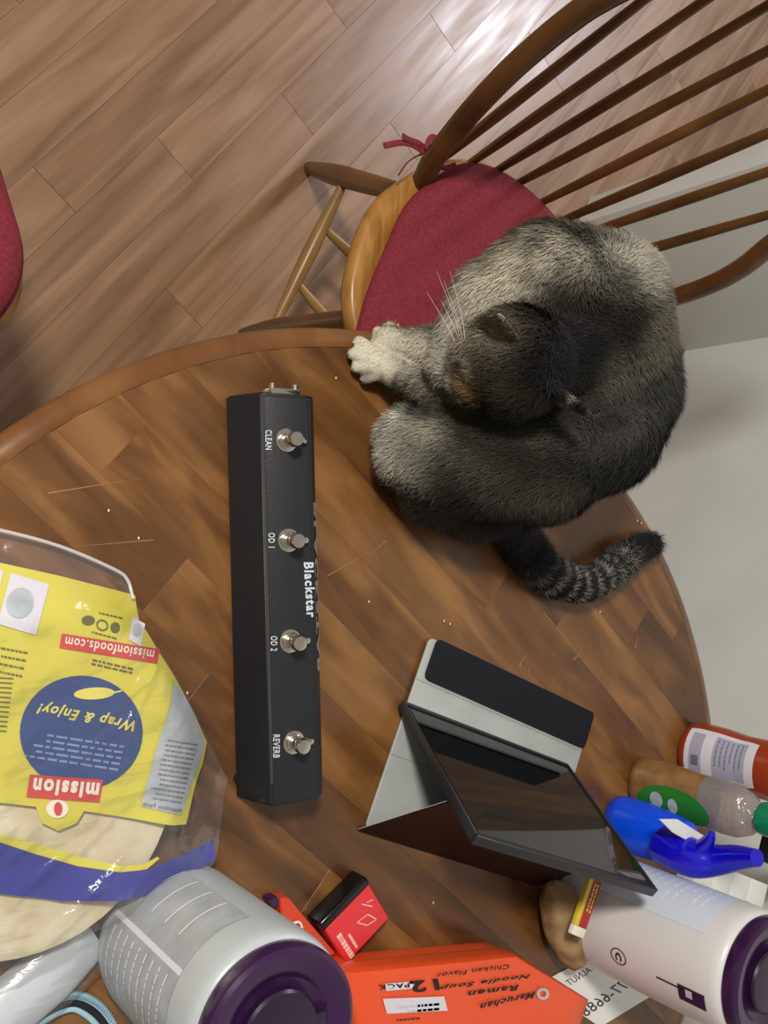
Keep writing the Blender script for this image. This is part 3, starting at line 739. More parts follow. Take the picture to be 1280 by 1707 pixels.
lb = pr.build('printed_label', add_noise(mat('silver_label', srgb(160, 164, 166), .4), (1, 1, 1), 50, 3, [(.3, srgb(150, 155, 158)), (.7, srgb(170, 174, 176))]), cl_)
pr = Print()
g = cyl_map(.061, R_(178), R_(232), .022, .145, .0008)
for k in range(4): pr.quad(g, .05, .15+k*.2, .75, .165+k*.2, nx=14)
g = cyl_map(.061, R_(236), R_(300), .022, .145, .0008)
def gr(x, y): return g(y, x)
for k in range(9): pr.bars(lambda x, y, k=k: g(.06+.86*x, .06+.1*k+.05*y), 1, seed=k, fill=.35, minl=.5)
pr.quad(cyl_map(.061, R_(232), R_(236), .022, .145), nx=2)
pr.build('white_print', M_labelw, lb)
cr_ = canister('purple_lidded_canister', 'milky canister with dark purple lid at the right, behind the tablet', (.442, .815), .215, .061, .058, M_canr, 'canisters with purple lids')
pr = Print(); pr.quad(cyl_map(.061, R_(140), R_(226), .055, .188), nx=24)
lb = pr.build('printed_label', mat('pale_blue_label', srgb(206, 216, 230), .4), cr_)
pr = Print(); g = cyl_map(.061, R_(146), R_(222), .06, .180, .0008)
for k in range(11): pr.bars(lambda x, y, k=k: g(.04+.9*x, .04+.085*k+.04*y), 1, seed=k+20, fill=.4, minl=.5)
pr.build('white_print', mat('label_white_lines', srgb(232, 238, 246), .4), lb)
pr = Print(); g = cyl_map(.061, R_(276), R_(291), .170, .200, .0006); pr.quad(g, nx=6); pr.build('purple_badge', M_purple, cr_)
pr = Print(); pr.bars(cyl_map(.061, R_(278), R_(289), .175, .190, .0010), 1, fill=.5)
pr.build('badge_lettering', M_labelw, cr_)
pr = Print(); g = cyl_map(.061, R_(270), R_(286), .088, .108, .0006); pr.ellipse(g, r0=.88); pr.text('C', cyl_map(.061, R_(274), R_(282), .094, .102, .0006), .04)
pr.quad(cyl_map(.061, R_(279), R_(280.5), .145, .178, .0006)); pr.build('black_marks', M_blackp, cr_, True)

# ------------------------------------------------------------------ red gadgets
def at_box(name, mname, px, z, h, mt):
    pass
q = [P(537, 1545, .772), P(612, 1468, .772), P(658, 1520, .772), P(583, 1602, .772)]
g1 = thing('red_gadget', 'small red case with a glossy black edge, nearest the noodle pack', 'case', loc=tuple(Vector((q[0].x, q[0].y, .75))))
GO = Vector((q[0].x, q[0].y, .75)); gx = (q[1]-q[0]); gy = (q[3]-q[0]); MG = frame(Vector((0, 0, .0)), gx, z=(0, 0, 1))
gl, gw = gx.length, (gy-gx.normalized()*gy.dot(gx.normalized())).length
sg = 1 if (MG.inverted() @ gy).y > 0 else -1
ylo, yhi = (0, gw) if sg > 0 else (-gw, 0)
bm = bmesh.new(); box(bm, MG, (.001, ylo+(.004 if sg > 0 else 0), .0005), (gl, yhi-(0 if sg > 0 else .004), .022), .0018, 3); link('body', bmdone('body', bm, ang=50), M_gred, g1)
bm = bmesh.new(); box(bm, MG, (-.002, (-.006 if sg > 0 else -.004), .0005), (gl+.0005, (.004 if sg > 0 else .006), .0245), .003, 3); link('glossy_edge', bmdone('glossy_edge', bm, ang=50), mat('gloss_black', srgb(14, 14, 16), .12), g1)
pr = Print(); f = lambda a, b: MG @ Vector((gl*a, (1-b)*sg*gw if sg > 0 else -(1-b)*gw, .0224))
def gf(ox, oy, sx, sy): return lambda a, b: f(ox+sx*b, oy+sy*(1-a))
pr.bars(gf(.20, .02, -.10, .60), 1, fill=.9, seed=2, minl=1); pr.bars(gf(.32, .10, -.06, .35), 1, fill=.8, seed=5, minl=1)
def line(x0, y0, x1, y1, w=.018):
    dx, dy = x1-x0, y1-y0; l = math.hypot(dx, dy); nx, ny = -dy/l*w/2, dx/l*w/2
    pr.add([(x0+nx, y0+ny), (x1+nx, y1+ny), (x1-nx, y1-ny), (x0-nx, y0-ny)], [(0, 1, 2, 3)], f)
for l in [(.50, .50, .72, .45), (.72, .45, .80, .22), (.80, .22, .62, .28), (.62, .28, .50, .50), (.80, .66, .92, .60), (.72, .72, .85, .50)]: line(*l)
pr.build('pale_print', M_gprint, g1)
g2 = thing('red_package', 'small red-orange packet with a purple corner, half behind the canister', 'packet', loc=tuple(P(485, 1540, .75)))
G2 = P(485, 1540, .75); q = [P(452, 1500, .765)-G2, P(480, 1496, .765)-G2, P(560, 1590, .765)-G2, P(520, 1610, .765)-G2]
dz = Vector((0, 0, -.0145))
def hexa(name, q, dz, m_, par, bev=.001):
    bm = bmesh.new(); a = [bm.verts.new(p) for p in q]; b = [bm.verts.new(p+dz) for p in q]
    bm.faces.new(a); bm.faces.new(b[::-1])
    for i in range(len(q)): bm.faces.new((a[i], b[i], b[(i+1) % len(q)], a[(i+1) % len(q)]))
    bmesh.ops.recalc_face_normals(bm, faces=bm.faces); bmesh.ops.bevel(bm, geom=bm.edges[:], offset=bev, segments=2, affect='EDGES')
    return link(name, bmdone(name, bm, ang=40), m_, par)
t1 = q[0]+(q[3]-q[0])*.08; t2 = q[1]+(q[2]-q[1])*.0
hexa('packet_body', [q[0]+(q[1]-q[0])*.5, q[1], q[2], q[3], q[0]+(q[3]-q[0])*.25], dz, mat('red_orange_card', srgb(214, 66, 40), .4), g2)
hexa('purple_corner', [P(447, 1500, .766)-G2, P(462, 1494, .766)-G2, P(468, 1506, .766)-G2, P(455, 1516, .766)-G2], dz*.9, M_purple, g2)
tube_obj('white_loop', [P(u, v, .768)-G2 for u, v in [(488, 1548), (489, 1540), (498, 1537), (503, 1545), (500, 1553)]], .0013, M_cream, g2, 6, 5)

# ------------------------------------------------------------------ noodle pack
RH = .052
np_ = thing('ramen_noodle_pack', 'orange shrink-wrapped twelve-pack of ramen noodle soup at the bottom edge', 'noodle pack', loc=tuple(P(750, 1680, .75)))
NO = P(750, 1680, .75); zt = .75+RH
T0, T1, T2 = P(575, 1620, zt), P(862, 1592, zt), P(985, 1668, zt)
nx_ = (T1-T0); 
def pack(name, z0, z1, ofs, m_):
    # quad with corners following the photo: left far, right far, right near, and out of frame
    q = [T0+ofs, T1+ofs, T2+ofs, P(955, 1760, zt)+ofs, P(620, 1830, zt)+ofs]
    c = sum(q, Vector())/len(q); bm = bmesh.new(); rings = []
    den = []
    for i in range(len(q)):
        for t in np.linspace(0, 1, 8, endpoint=False): den.append(q[i]+(q[(i+1) % len(q)]-q[i])*t)
    for k, z in [(.97, z0), (.995, z0+.004), (1.0, z0+.008), (1.0, z1-.008), (.99, z1-.003), (.965, z1), (.8, z1+.0005), (.5, z1+.001), (.2, z1)]:
        ring = []
        for p in den:
            v = c+(p-c)*k; zz = z+(.0010*mnoise.noise(Vector((v.x*45, v.y*45, z1*9))) if z > z0+.01 else 0)
            ring.append(bm.verts.new(Vector((v.x, v.y, zz))-NO))
        rings.append(ring)
    for a, b in zip(rings, rings[1:]):
        for i in range(len(den)): bm.faces.new((a[i], a[(i+1) % len(den)], b[(i+1) % len(den)], b[i]))
    bm.faces.new(rings[0]); bm.faces.new(rings[-1])
    return link(name, bmdone(name, bm, ang=50), m_, np_)
pack('upper_layer', .75+RH*.5, zt, Vector(), M_orange); pack('lower_layer', .7503, .75+RH*.52, Vector((.004, .0, 0)), M_orange)
def nm(o, ex, ey):
    f = flat_fn(o, ex, ey, zt+.0024); return lambda a, b: f(a, b)-NO
pr = Print()
pr.quad(nm((638, 1665), (740, 1661), (645, 1690))); pr.quad(nm((625, 1640), (728, 1631), (628, 1655)), .15, .1, .6, .9)
out_p = pr.build('pale_panel', M_labelw, np_, True)
pr = Print()
pr.text('Maruchan', nm((893, 1652), (803, 1672), (888, 1664)), .035)
pr.text('Ramen', nm((865, 1641), (782, 1652), (861, 1651)), .035)
pr.text('Noodle Soup', nm((886, 1621), (738, 1641), (879, 1631)), .035)
pr.text('Chicken Flavor', nm((850, 1607), (728, 1622), (848, 1615)), .01)
pr.text('12', nm((730, 1631), (682, 1636), (734, 1650)), .04)
pr.text('PACK', nm((682, 1638), (630, 1642), (683, 1646)), .03)
pr.bars(nm((732, 1670), (655, 1676), (732, 1686)), 2, seed=6, fill=.5)
pr.bars(nm((700, 1695), (640, 1700), (700, 1700)), 1)
pr.build('black_lettering', M_blackp, np_, True)
pr = Print(); pr.ellipse(nm((893, 1648), (914, 1646), (896, 1668)), r0=.5); pr.build('emblem', M_greyp, np_)

# ------------------------------------------------------------------ handwritten paper
pp = thing('handwritten_note', 'white paper slip with black handwriting, half under the milky canister', 'note', loc=tuple(P(1010, 1660, .75)))
PO = P(1010, 1660, .75)
f = flat_fn((1085, 1660), (990, 1590), (1000, 1712), .7506)
bm = bmesh.new(); vs = []
for z in (0, .0004):
    for a, b in ((0, 0), (1, 0), (1, 1), (0, 1)): vs.append(bm.verts.new(f(a, b)-PO+Vector((0, 0, z))))
for q in ((0, 1, 2, 3), (4, 5, 6, 7), (0, 1, 5, 4), (1, 2, 6, 5), (2, 3, 7, 6), (3, 0, 4, 7)): bm.faces.new([vs[i] for i in q])
link('paper', bmdone('paper', bm, False), M_paper, pp)
pr = Print()
def pf(o, ex, ey): g = flat_fn(o, ex, ey, .7513); return lambda a, b: g(a, b)-PO
pr.text('WALNUT', pf((998, 1612), (948, 1645), (992, 1603)), .0, .2)
pr.text('77-6688', pf((1047, 1647), (975, 1697), (1038, 1632)), .0, .2)
pr.build('handwriting', M_blackp, pp, True)

# ------------------------------------------------------------------ potato and small tube
def blob(name, c, radii, M, m_, par=None, amp=.06, sc=2.2, sub=4):
    bm = bmesh.new(); bmesh.ops.create_icosphere(bm, subdivisions=sub, radius=1)
    for v in bm.verts:
        k = 1+amp*mnoise.noise(v.co*sc+Vector((3, 1, 2))); v.co = Vector((v.co.x*radii[0]*k, v.co.y*radii[1]*k, v.co.z*radii[2]*k))
    bmesh.ops.transform(bm, matrix=Matrix.Translation(c) @ M, verts=bm.verts)
    return link(name, bmdone(name, bm, ang=180), m_, par)
pa = P(925, 1490, .775); pb = P(950, 1600, .772)
pm = Vector(((pa.x+pb.x)/2-.004, (pa.y+pb.y)/2, .7765))
ptt = blob('potato', Vector(), (.052, .0235, .0245), frame((0, 0, 0), pb-pa, z=(0, 0, 1)), M_potato, None, .12, 1.8)
ptt.location = pm; tag(ptt, 'long tan potato lying between the tablet and the milky canister', 'potato')
tbx = thing('printed_stick', 'small yellow, red and white printed stick leaning on the potato', 'stick', loc=tuple(P(980, 1520, .75)))
TO = P(980, 1520, .75)
ta_, tb_ = P(992, 1464, .818), P(953, 1556, .812)
u_ = (tb_-ta_).normalized(); MTb = frame(ta_-TO, u_, z=(0, 0, 1)); Ls = (tb_-ta_).length
for nm_, lo, hi, m_ in (('yellow_side', (0, -.0105, -.003), (Ls*.84, -.0045, .003), mat('stick_yellow', srgb(222, 196, 66), .4)), ('red_side', (0, -.0045, -.003), (Ls*.84, .0085, .003), mat('stick_red', srgb(176, 44, 38), .4)), ('white_end', (Ls*.84, -.0105, -.0032), (Ls, .0085, .0032), M_cream)):
    bm = bmesh.new(); box(bm, MTb, lo, hi, .0008, 2); link(nm_, bmdone(nm_, bm), m_, tbx)
pr = Print(); pr.bars(lambda a, b: MTb @ Vector((Ls*(.08+.7*a), -.0025+.009*b, .0033)), 2, seed=3, fill=.5); pr.build('pale_lettering', M_yprint, tbx)

# ------------------------------------------------------------------ bottles
kb = thing('sauce_bottle', 'red-orange sauce bottle with white back label by the white wall', 'bottle', loc=(.300, 1.003, .75))
bm = bmesh.new(); lathe(bm, [(0, .001), (.032, .001), (.037, .005), (.039, .015), (.0375, .05), (.034, .08), (.0345, .11), (.037, .135), (.034, .155), (.024, .175), (.015, .19), (.0145, .2), (0, .2)], n=48, sy=.85)
link('body', bmdone('body', bm, ang=50), M_ketch, kb)
bm = bmesh.new(); lathe(bm, [(.0175, .198), (.0175, .222), (.015, .226), (0, .227)], n=32); link('cap', bmdone('cap', bm, ang=40), M_labelw, kb)
def ell_map(rf, sy, a0, a1, z0, z1, lift=.0006):
    def g(x, y):
        a = a0+(a1-a0)*x; z = z0+(z1-z0)*y; r = rf(z)+lift; return Vector((r*math.cos(a), r*sy*math.sin(a), z))
    return g
def kr(z): return float(np.interp(z, [.001, .005, .015, .05, .08, .11, .135, .155], [.032, .037, .039, .0375, .034, .0345, .037, .034]))
pr = Print(); g = ell_map(kr, .85, R_(205), R_(303), .014, .105)
n = 16; V = []
pr.quad(lambda a, b: g(.5+(a-.5)*(1-.16*max(0, abs(b-.5)*2-.75)**1.0*4*.5), b), nx=24, ny=12)
lb = pr.build('back_label', M_labelw, kb)
pr = Print(); g = ell_map(kr, .85, R_(210), R_(298), .018, .100, .0010)
pr.quad(g, .08, .04, .94, .24, nx=14, ny=3); pr.quad(g, .06, .42, .95, .92, nx=16, ny=6); lp = pr.build('label_print', M_labelg, lb)
pr = Print(); g = ell_map(kr, .85, R_(210), R_(298), .018, .100, .0014)
for k in range(6): pr.bars(lambda x, y, k=k: g(.12+.75*x, .46+.075*k+.03*y), 1, seed=k+40, fill=.6, minl=.6)
pr.quad(g, .56, .08, .76, .20, nx=4, ny=2); pr.build('small_print', M_dgrey, lp) if False else pr.build('small_print', M_dgrey, lb)
ab = thing('amber_bottle', 'amber squeeze bottle with green label and green cap, by the sauce bottle', 'bottle', loc=(.322, .905, .75))
bm = bmesh.new(); lathe(bm, [(0, .001), (.027, .001), (.031, .004), (.0325, .012), (.0315, .05), (.029, .088), (.029, .096)], n=40, sy=.75); link('body', bmdone('body', bm, ang=50), M_brown, ab)
M_clear = film_mat('clear_bottle_plastic', .12, .12, .9, tint=srgb(206, 176, 140), haze=.25)
bm = bmesh.new(); lathe(bm, [(.029, .096), (.0288, .12), (.028, .135), (.022, .15), (.015, .158), (.0145, .165)], n=40, sy=.75); link('shoulder', bmdone('shoulder', bm, ang=50), M_clear, ab)
bm = bmesh.new(); lathe(bm, [(.0165, .1625), (.0175, .166), (.0175, .18), (.012, .184), (.006, .196), (0, .197)], n=32); link('cap', bmdone('cap', bm, ang=40), M_greencap, ab)
def ar(z): return float(np.interp(z, [.004, .012, .05, .09, .12], [.031, .0325, .0315, .029, .029]))
pr = Print(); g = ell_map(ar, .75, R_(246), R_(335), .016, .112, .0006)
pr.ellipse(g, n=36, r0=.5); pr.ellipse(g, .5, .5, .25, .25, 24); lb = pr.build('green_label', M_green, ab)
pr = Print(); g = ell_map(ar, .75, R_(258), R_(310), .028, .082, .0012); pr.ellipse(g, .4, .3, .3, .16); pr.ellipse(g, .5, .7, .3, .12); pr.build('label_picture', M_greyp, lb)
bb = thing('blue_squeeze_bottle', 'bright blue bottle with a deep blue nozzle, behind the tablet top', 'bottle', loc=(.358, .862, .75))
BO = Vector((.358, .862, .75))
bm = bmesh.new(); lathe(bm, [(0, .001), (.024, .001), (.029, .005), (.031, .02), (.030, .055), (.027, .085), (.024, .1), (0, .1)], n=40, sy=.85); link('body', bmdone('body', bm, ang=50), M_bluecap, bb)
nz = [P(1108, 1408, .835)-BO, P(1132, 1420, .855)-BO, P(1160, 1432, .875)-BO, P(1195, 1434, .895)-BO, P(1230, 1430, .92)-BO, P(1262, 1430, .945)-BO]
tube_obj('nozzle', nz, [.0215, .0215, .0195, .0155, .0125, .0085], M_bluenoz, bb, 18, 5)
tube_obj('trigger', [P(1172, 1412, .885)-BO, P(1182, 1400, .895)-BO, P(1186, 1390, .90)-BO], [.009, .006, .004], M_bluenoz, bb, 10, 4)
pr = Print(); g = ell_map(lambda z: .0305, .85, R_(178), R_(262), .03, .085, .0008)
lbl = hexa('white_label', [P(u, v, .868)-BO for u, v in [(1100, 1366), (1130, 1366), (1178, 1396), (1172, 1412), (1150, 1404), (1122, 1388)]], Vector((0, 0, -.003)), M_paper, bb, .0005)
# white compartment box and a black box behind
wg = thing('pill_organizer', 'white compartment box with grey seams behind the milky canister', 'box', loc=tuple(P(1230, 1490, .75)))
WG = P(1230, 1490, .75); o_ = P(1165, 1428, .775)-WG; xx = (P(1290, 1478, .775)-P(1165, 1428, .775)); yy = (P(1135, 1500, .775)-P(1165, 1428, .775))
xl = xx.length; xu = xx.normalized(); yu = (yy-xu*yy.dot(xu)).normalized()
for i in range(4):
    for j in range(2):
        bm = bmesh.new(); MM = Matrix((xu, yu, Vector((0, 0, 1)))).transposed().to_4x4(); MM.translation = o_+Vector((0, 0, -.0247))
        s_ = .040
        box(bm, MM, (i*s_+.0006, j*s_+.0006, 0), ((i+1)*s_-.0006, (j+1)*s_-.0006, .0247), .0012, 2); link('compartment', bmdone('compartment', bm, ang=40), M_paper, wg)
kbx = thing('black_box', 'low black object at the right edge behind the blue nozzle', 'box', loc=tuple(P(1270, 1420, .75)))
KO = P(1270, 1420, .75); MK = frame((0, 0, 0), xu, z=(0, 0, 1))
bm = bmesh.new(); box(bm, MK, (-.012, -.012, .0005), (.09, .028, .03), .003, 3); link('box_body', bmdone('box_body', bm, ang=50), M_black, kbx)
bm = bmesh.new(); box(bm, MK, (-.010, -.010, .0302), (.088, .026, .034), .0015, 2); link('box_lid', bmdone('box_lid', bm, ang=50), M_blackseam, kbx)

# ------------------------------------------------------------------ cat
catO = P(880, 700, .75)
cat = thing('cat', 'grey tabby cat crouched on the table edge, head bent over its front paws', 'cat', loc=tuple(catO))
bm = bmesh.new()
def ball(p, r, sub=3, scale=None, M=None):
    q = bmesh.ops.create_icosphere(bm, subdivisions=sub, radius=r)
    if scale: bmesh.ops.transform(bm, matrix=(M or Matrix()) @ Matrix.Diagonal((*scale, 1)), verts=q['verts'])
    bmesh.ops.translate(bm, vec=Vector(p), verts=q['verts'])
def caps(a, ra, b, rb):
    a, b = Vector(a), Vector(b); n = max(1, int((b-a).length/(min(ra, rb)*.28)))
    for i in range(n+1): t = i/n; ball(a+(b-a)*t, ra+(rb-ra)*t, 3 if ra > .02 else 2)
def chain(L):
    for a, b in zip(L, L[1:]): caps(P(*a[:3]), a[3], P(*b[:3]), b[3])
# trunk: rump, flank, back, shoulders, chest
chain([(700, 752, .800, .036), (752, 765, .822, .047), (830, 765, .845, .052), (905, 752, .862, .057), (995, 715, .872, .060), (1030, 650, .885, .058), (1022, 570, .900, .055), (1000, 500, .915, .058), (915, 478, .905, .054), (838, 515, .880, .046)])
chain([(905, 765, .862, .058), (910, 650, .865, .062), (950, 560, .890, .056), (1000, 640, .875, .060)])
chain([(680, 728, .790, .027), (700, 752, .795, .034), (790, 765, .795, .034)])          # thigh and knee
chain([(672, 728, .778, .022), (690, 700, .775, .020)])
# belly and haunches down to the table
for u, v, z, r in ((785, 762, .83, .040), (850, 770, .84, .052), (930, 745, .85, .052), (995, 700, .86, .050), (990, 600, .87, .044), (900, 620, .86, .048)):
    a = P(u, v, z); b = Vector((a.x*.93+TC.x*.07, a.y*.97+TC.y*.03, .752+r*.8)); caps(a, r, b, r*.82)
# chest down to the forelegs
chain([(838, 515, .880, .044), (800, 560, .862, .036), (772, 600, .845, .030)])
chain([(900, 520, .880, .046), (820, 600, .850, .036)])
# near foreleg, far foreleg
chain([(800, 640, .845, .027), (740, 650, .812, .0215), (690, 632, .788, .0175), (650, 615, .775, .0155)])
chain([(790, 590, .845, .027), (740, 585, .812, .0205), (690, 578, .788, .0160), (660, 573, .776, .0145)])
# paws with toes
for L in ([(655, 612, .771, .0155), (630, 606, .768, .0160)], [(668, 574, .772, .014), (648, 568, .770, .0145)]): chain(L)
for (u0, v0), (u1, v1) in (((624, 588), (599, 570)), ((616, 600), (590, 590)), ((618, 612), (596, 612)), ((628, 622), (611, 630))): caps(P(u0, v0, .770), .0072, P(u1, v1, .7610), .0062)
for (u0, v0), (u1, v1) in (((650, 562), (630, 554)), ((646, 572), (626, 571)), ((658, 556), (649, 546))): caps(P(u0, v0, .769), .0070, P(u1, v1, .7620), .0060)
# neck and head
Hc = P(862, 600, .918); Mz = P(792, 652, .888)
chain([(862, 600, .915, .036), (920, 575, .905, .046), (980, 550, .90, .052)])
hf = (Mz-Hc).normalized(); E1 = P(852, 512, .935); E2 = P(915, 685, .925); hs = (E2-E1); hs = (hs-hf*hs.dot(hf)).normalized()
hu = hs.cross(hf).normalized()
if hu.z < 0: hu = -hu
MH = Matrix((hf, hs, hu)).transposed().to_4x4()
ball(Hc, .0430, 4, (1.0, 1.06, .92), MH)
ball(Hc+hf*.018+hs*.020-hu*.010, .026); ball(Hc+hf*.018-hs*.020-hu*.010, .026)      # cheeks
ball(Hc+hf*.034-hu*.006, .0215); ball(Hc+hf*.043-hu*.010+hs*.007, .0125); ball(Hc+hf*.043-hu*.010-hs*.007, .0125)
ball(Hc+hf*.040-hu*.018, .0110)
for s_, tip in ((-1, P(823, 482, .955)), (1, P(962, 728, .930))):
    base = Hc+hs*s_*.030+hu*.020-hf*.006
    d = (hs*s_*.55+hu*.75-hf*.25).normalized()
    if s_ == 1: d = (hs*s_*.8+hu*.45-hf*.45).normalized()
    for i in range(9):
        t = i/8; wd = .021*(1-t)**.8+.0025
        tube(bm, [base+d*(.042*t-.003)-hs.cross(d).normalized()*0, base+d*(.042*t+.003)], [wd, wd*.93], 14, flat=(hf*.8+hu*.0-hs*s_*.35, .20))
EARK = []
for s_, dd in ((-1, (hs*-.55+hu*.75-hf*.25).normalized()), (1, (hs*.8+hu*.45-hf*.45).normalized())):
    base = Hc+hs*s_*.030+hu*.020-hf*.006; wdir = dd.cross(hf*.8-hs*s_*.35).normalized()
    EARK += [(base+dd*.040, .0035, (150, 146, 130) if s_ < 0 else (88, 84, 74)), (base+dd*.022+wdir*.012, .003, (110, 106, 94)), (base+dd*.022-wdir*.012, .003, (110, 106, 94)), (base+dd*.020-hf*.004, .006, (60, 56, 48)), (base+dd*.020+hf*.005, .006, (120, 92, 82))]
# tail
TAIL = [(835, 850, .800, .0215), (858, 888, .776, .0205), (885, 928, .771, .0195), (925, 962, .770, .0185), (970, 975, .769, .0175), (1008, 958, .768, .0155), (1042, 930, .767, .0135), (1070, 912, .7655, .0115), (1088, 905, .765, .0095)]
tl = catmull([list(P(u, v, z))+[r] for u, v, z, r in TAIL], 8)
for q in tl: ball(q[:3], q[3], 2)
chain([(820, 800, .815, .040), (835, 850, .79, .026)])
for v in bm.verts: v.co -= catO
me0 = bpy.data.meshes.new('raw'); bm.to_mesh(me0); bm.free()
raw = bpy.data.objects.new('raw', me0); COL.objects.link(raw)
rm = raw.modifiers.new('r', 'REMESH'); rm.mode = 'VOXEL'; rm.voxel_size = .0020
sm = raw.modifiers.new('s', 'SMOOTH'); sm.factor = .5; sm.iterations = 2
dg = bpy.context.evaluated_depsgraph_get(); dg.update()
body = bpy.data.meshes.new_from_object(raw.evaluated_get(dg)); body.name = 'body'
bpy.data.objects.remove(raw); bpy.data.meshes.remove(me0)
n = len(body.vertices); co = np.empty(n*3); body.vertices.foreach_get('co', co); co = co.reshape(-1, 3)
low = co[:, 2] < .0006; co[low, 2] = .0006; body.vertices.foreach_set('co', co.ravel()); body.update()
body.polygons.foreach_set('use_smooth', [True]*len(body.polygons))
no = np.empty(n*3); body.vertices.foreach_get('normal', no); no = no.reshape(-1, 3)
def lin(c): return np.array(srgb(*c)[:3])
def LP(u, v, z): return np.array(P(u, v, z)-catO)
# colours of the coat, patch by patch; painted shade deepens dark nape and flank
KEYS = [((800, 440, .91), .030, (178, 172, 152)), ((860, 410, .93), .030, (160, 153, 134)), ((930, 400, .95), .030, (146, 140, 124)), ((1010, 410, .95), .03, (132, 128, 114)),
        ((760, 520, .88), .026, (186, 182, 164)), ((730, 570, .84), .026, (184, 180, 162)), ((620, 590, .77), .030, (206, 200, 180)), ((680, 580, .79), .022, (180, 174, 154)), ((700, 640, .80), .022, (112, 106, 90)), ((755, 660, .83), .02, (70, 64, 52)),
        ((1090, 480, .92), .03, (92, 92, 83)), ((1060, 520, .94), .022, (84, 80, 68)), ((975, 485, .97), .028, (24, 20, 15)), ((955, 560, .97), .046, (5, 4, 3)), ((900, 520, .95), .018, (50, 46, 36)), ((895, 600, .955), .024, (14, 12, 9)), ((1005, 530, .955), .020, (26, 23, 18)),
        ((835, 545, .945), .022, (130, 120, 100)), ((830, 600, .94), .020, (50, 44, 32)), ((850, 650, .93), .018, (58, 52, 38)), ((790, 650, .90), .010, (120, 100, 70)), ((790, 590, .90), .014, (116, 108, 90)), ((930, 660, .92), .024, (26, 23, 18)),
        ((1030, 640, .95), .020, (80, 78, 69)), ((990, 700, .93), .026, (54, 53, 48)), ((1100, 650, .92), .026, (46, 45, 40)), ((1100, 740, .88), .03, (34, 33, 30)), ((1040, 800, .85), .03, (38, 37, 33)),
        ((900, 780, .91), .034, (50, 48, 39)), ((850, 840, .85), .03, (36, 35, 29)), ((780, 770, .88), .028, (54, 51, 42)), ((750, 840, .82), .026, (44, 42, 35)), ((690, 740, .83), .024, (134, 131, 116)), ((650, 720, .80), .022, (188, 186, 170)), ((660, 790, .79), .02, (150, 146, 130)), ((700, 820, .80), .018, (76, 72, 62)),
        ((850, 870, .79), .02, (44, 42, 38)), ((828, 488, .965), .007, (205, 200, 184)), ((845, 520, .955), .008, (104, 84, 76)), ((815, 655, .93), .006, (150, 146, 128)), ((845, 658, .935), .005, (128, 124, 108)), ((875, 628, .96), .005, (96, 94, 84)), ((790, 560, .90), .008, (150, 144, 124)), ((790, 620, .91), .007, (150, 142, 120)), ((812, 590, .93), .008, (60, 54, 42))]
kc = np.array([LP(*k[0]) for k in KEYS]); kr_ = np.array([k[1] for k in KEYS]); kcol = np.array([lin(k[2]) for k in KEYS])
kc = np.vstack([kc, [np.array(e[0]-catO) for e in EARK]]); kr_ = np.append(kr_, [e[1] for e in EARK]); kcol = np.vstack([kcol, [lin(e[2]) for e in EARK]])
TL = np.array([np.array(q[:3])-np.array(catO) for q in tl]); TR_ = np.array([q[3] for q in tl])
tarc = np.concatenate([[0], np.cumsum(np.linalg.norm(np.diff(TL, axis=0), axis=1))])
C0 = LP(880, 600, .84)
def nz(p, s, o=0): return np.array([mnoise.noise(Vector((q[0]*s+o, q[1]*s, q[2]*s))) for q in p])
def coat(p):
    d2 = ((p[:, None, :]-kc[None])**2).sum(2); wgt = np.exp(-d2/(2*kr_**2*.40))+1e-9/(d2+1e-6)
    c = (wgt[..., None]*kcol).sum(1)/wgt.sum(1)[:, None]
    # soft body stripes following the curve of the flank
    rho = np.linalg.norm((p-C0)*[1, 1, .8], axis=1); nn_ = nz(p, 14)
    st_ = np.sin(rho*2*np.pi/.033+nn_*2.6)
    u = p-LP(860, 760, .84); flank = np.clip(1-np.abs(np.linalg.norm(u, axis=1)-.03)/.14, 0, 1)
    c = c*(1+.62*flank*np.tanh(1.8*st_))[:, None]
    mott = nz(p, 48, 9); top = np.clip(1-np.linalg.norm(p-LP(960, 410, .94), axis=1)/.11, 0, 1); c = c*(1+1.9*top*np.clip(mott, -.4, .4))[:, None]
    # cross bars of the foreleg
    arm = np.clip(1-np.linalg.norm(p-LP(685, 632, .80), axis=1)/.06, 0, 1)**.5
    ax_ = (LP(760, 650, .82)-LP(640, 610, .775)); ax_ /= np.linalg.norm(ax_); b_ = np.sin((p-LP(640, 610, .775))@ax_*2*np.pi/.0135+nz(p, 30, 4)*2)
    up_ = np.clip((p-LP(685, 615, .80))@(np.array([1.0, 0, 0]))/.012, 0, 1)
    c = c*(1-.8*arm*up_*np.clip(b_, 0, 1))[:, None]
    # tail rings
    dt = np.linalg.norm(p[:, None, :]-TL[None], axis=2); j = dt.argmin(1); on = (dt.min(1) < TR_[j]*1.35+.004) & (tarc[j] > .012)
    ar_ = tarc[j]; ring = np.sin(ar_*2*np.pi/.0200+nz(p, 60, 2)*1.2); L_ = tarc[-1]
    pale = np.clip((ring-.45)*3, 0, 1)*np.clip((L_*.86-ar_)/.01, 0, 1)*(.10+.9*np.clip((ar_-.085)/.03, 0, 1))
    ct = lin((24, 23, 22))[None]*(1-pale[:, None])+lin((120, 120, 112))[None]*pale[:, None]
    c[on] = ct[on]; return np.clip(c, 0, 1)
def setcol(me, c):
    at = me.color_attributes.new('coat', 'FLOAT_COLOR', 'POINT'); a = np.ones((len(c), 4)); a[:, :3] = c; at.data.foreach_set('color', a.ravel())
M_coat = bpy.data.materials.new('cat_coat'); M_coat.use_nodes = True; nt, N, L, b = nodes(M_coat)
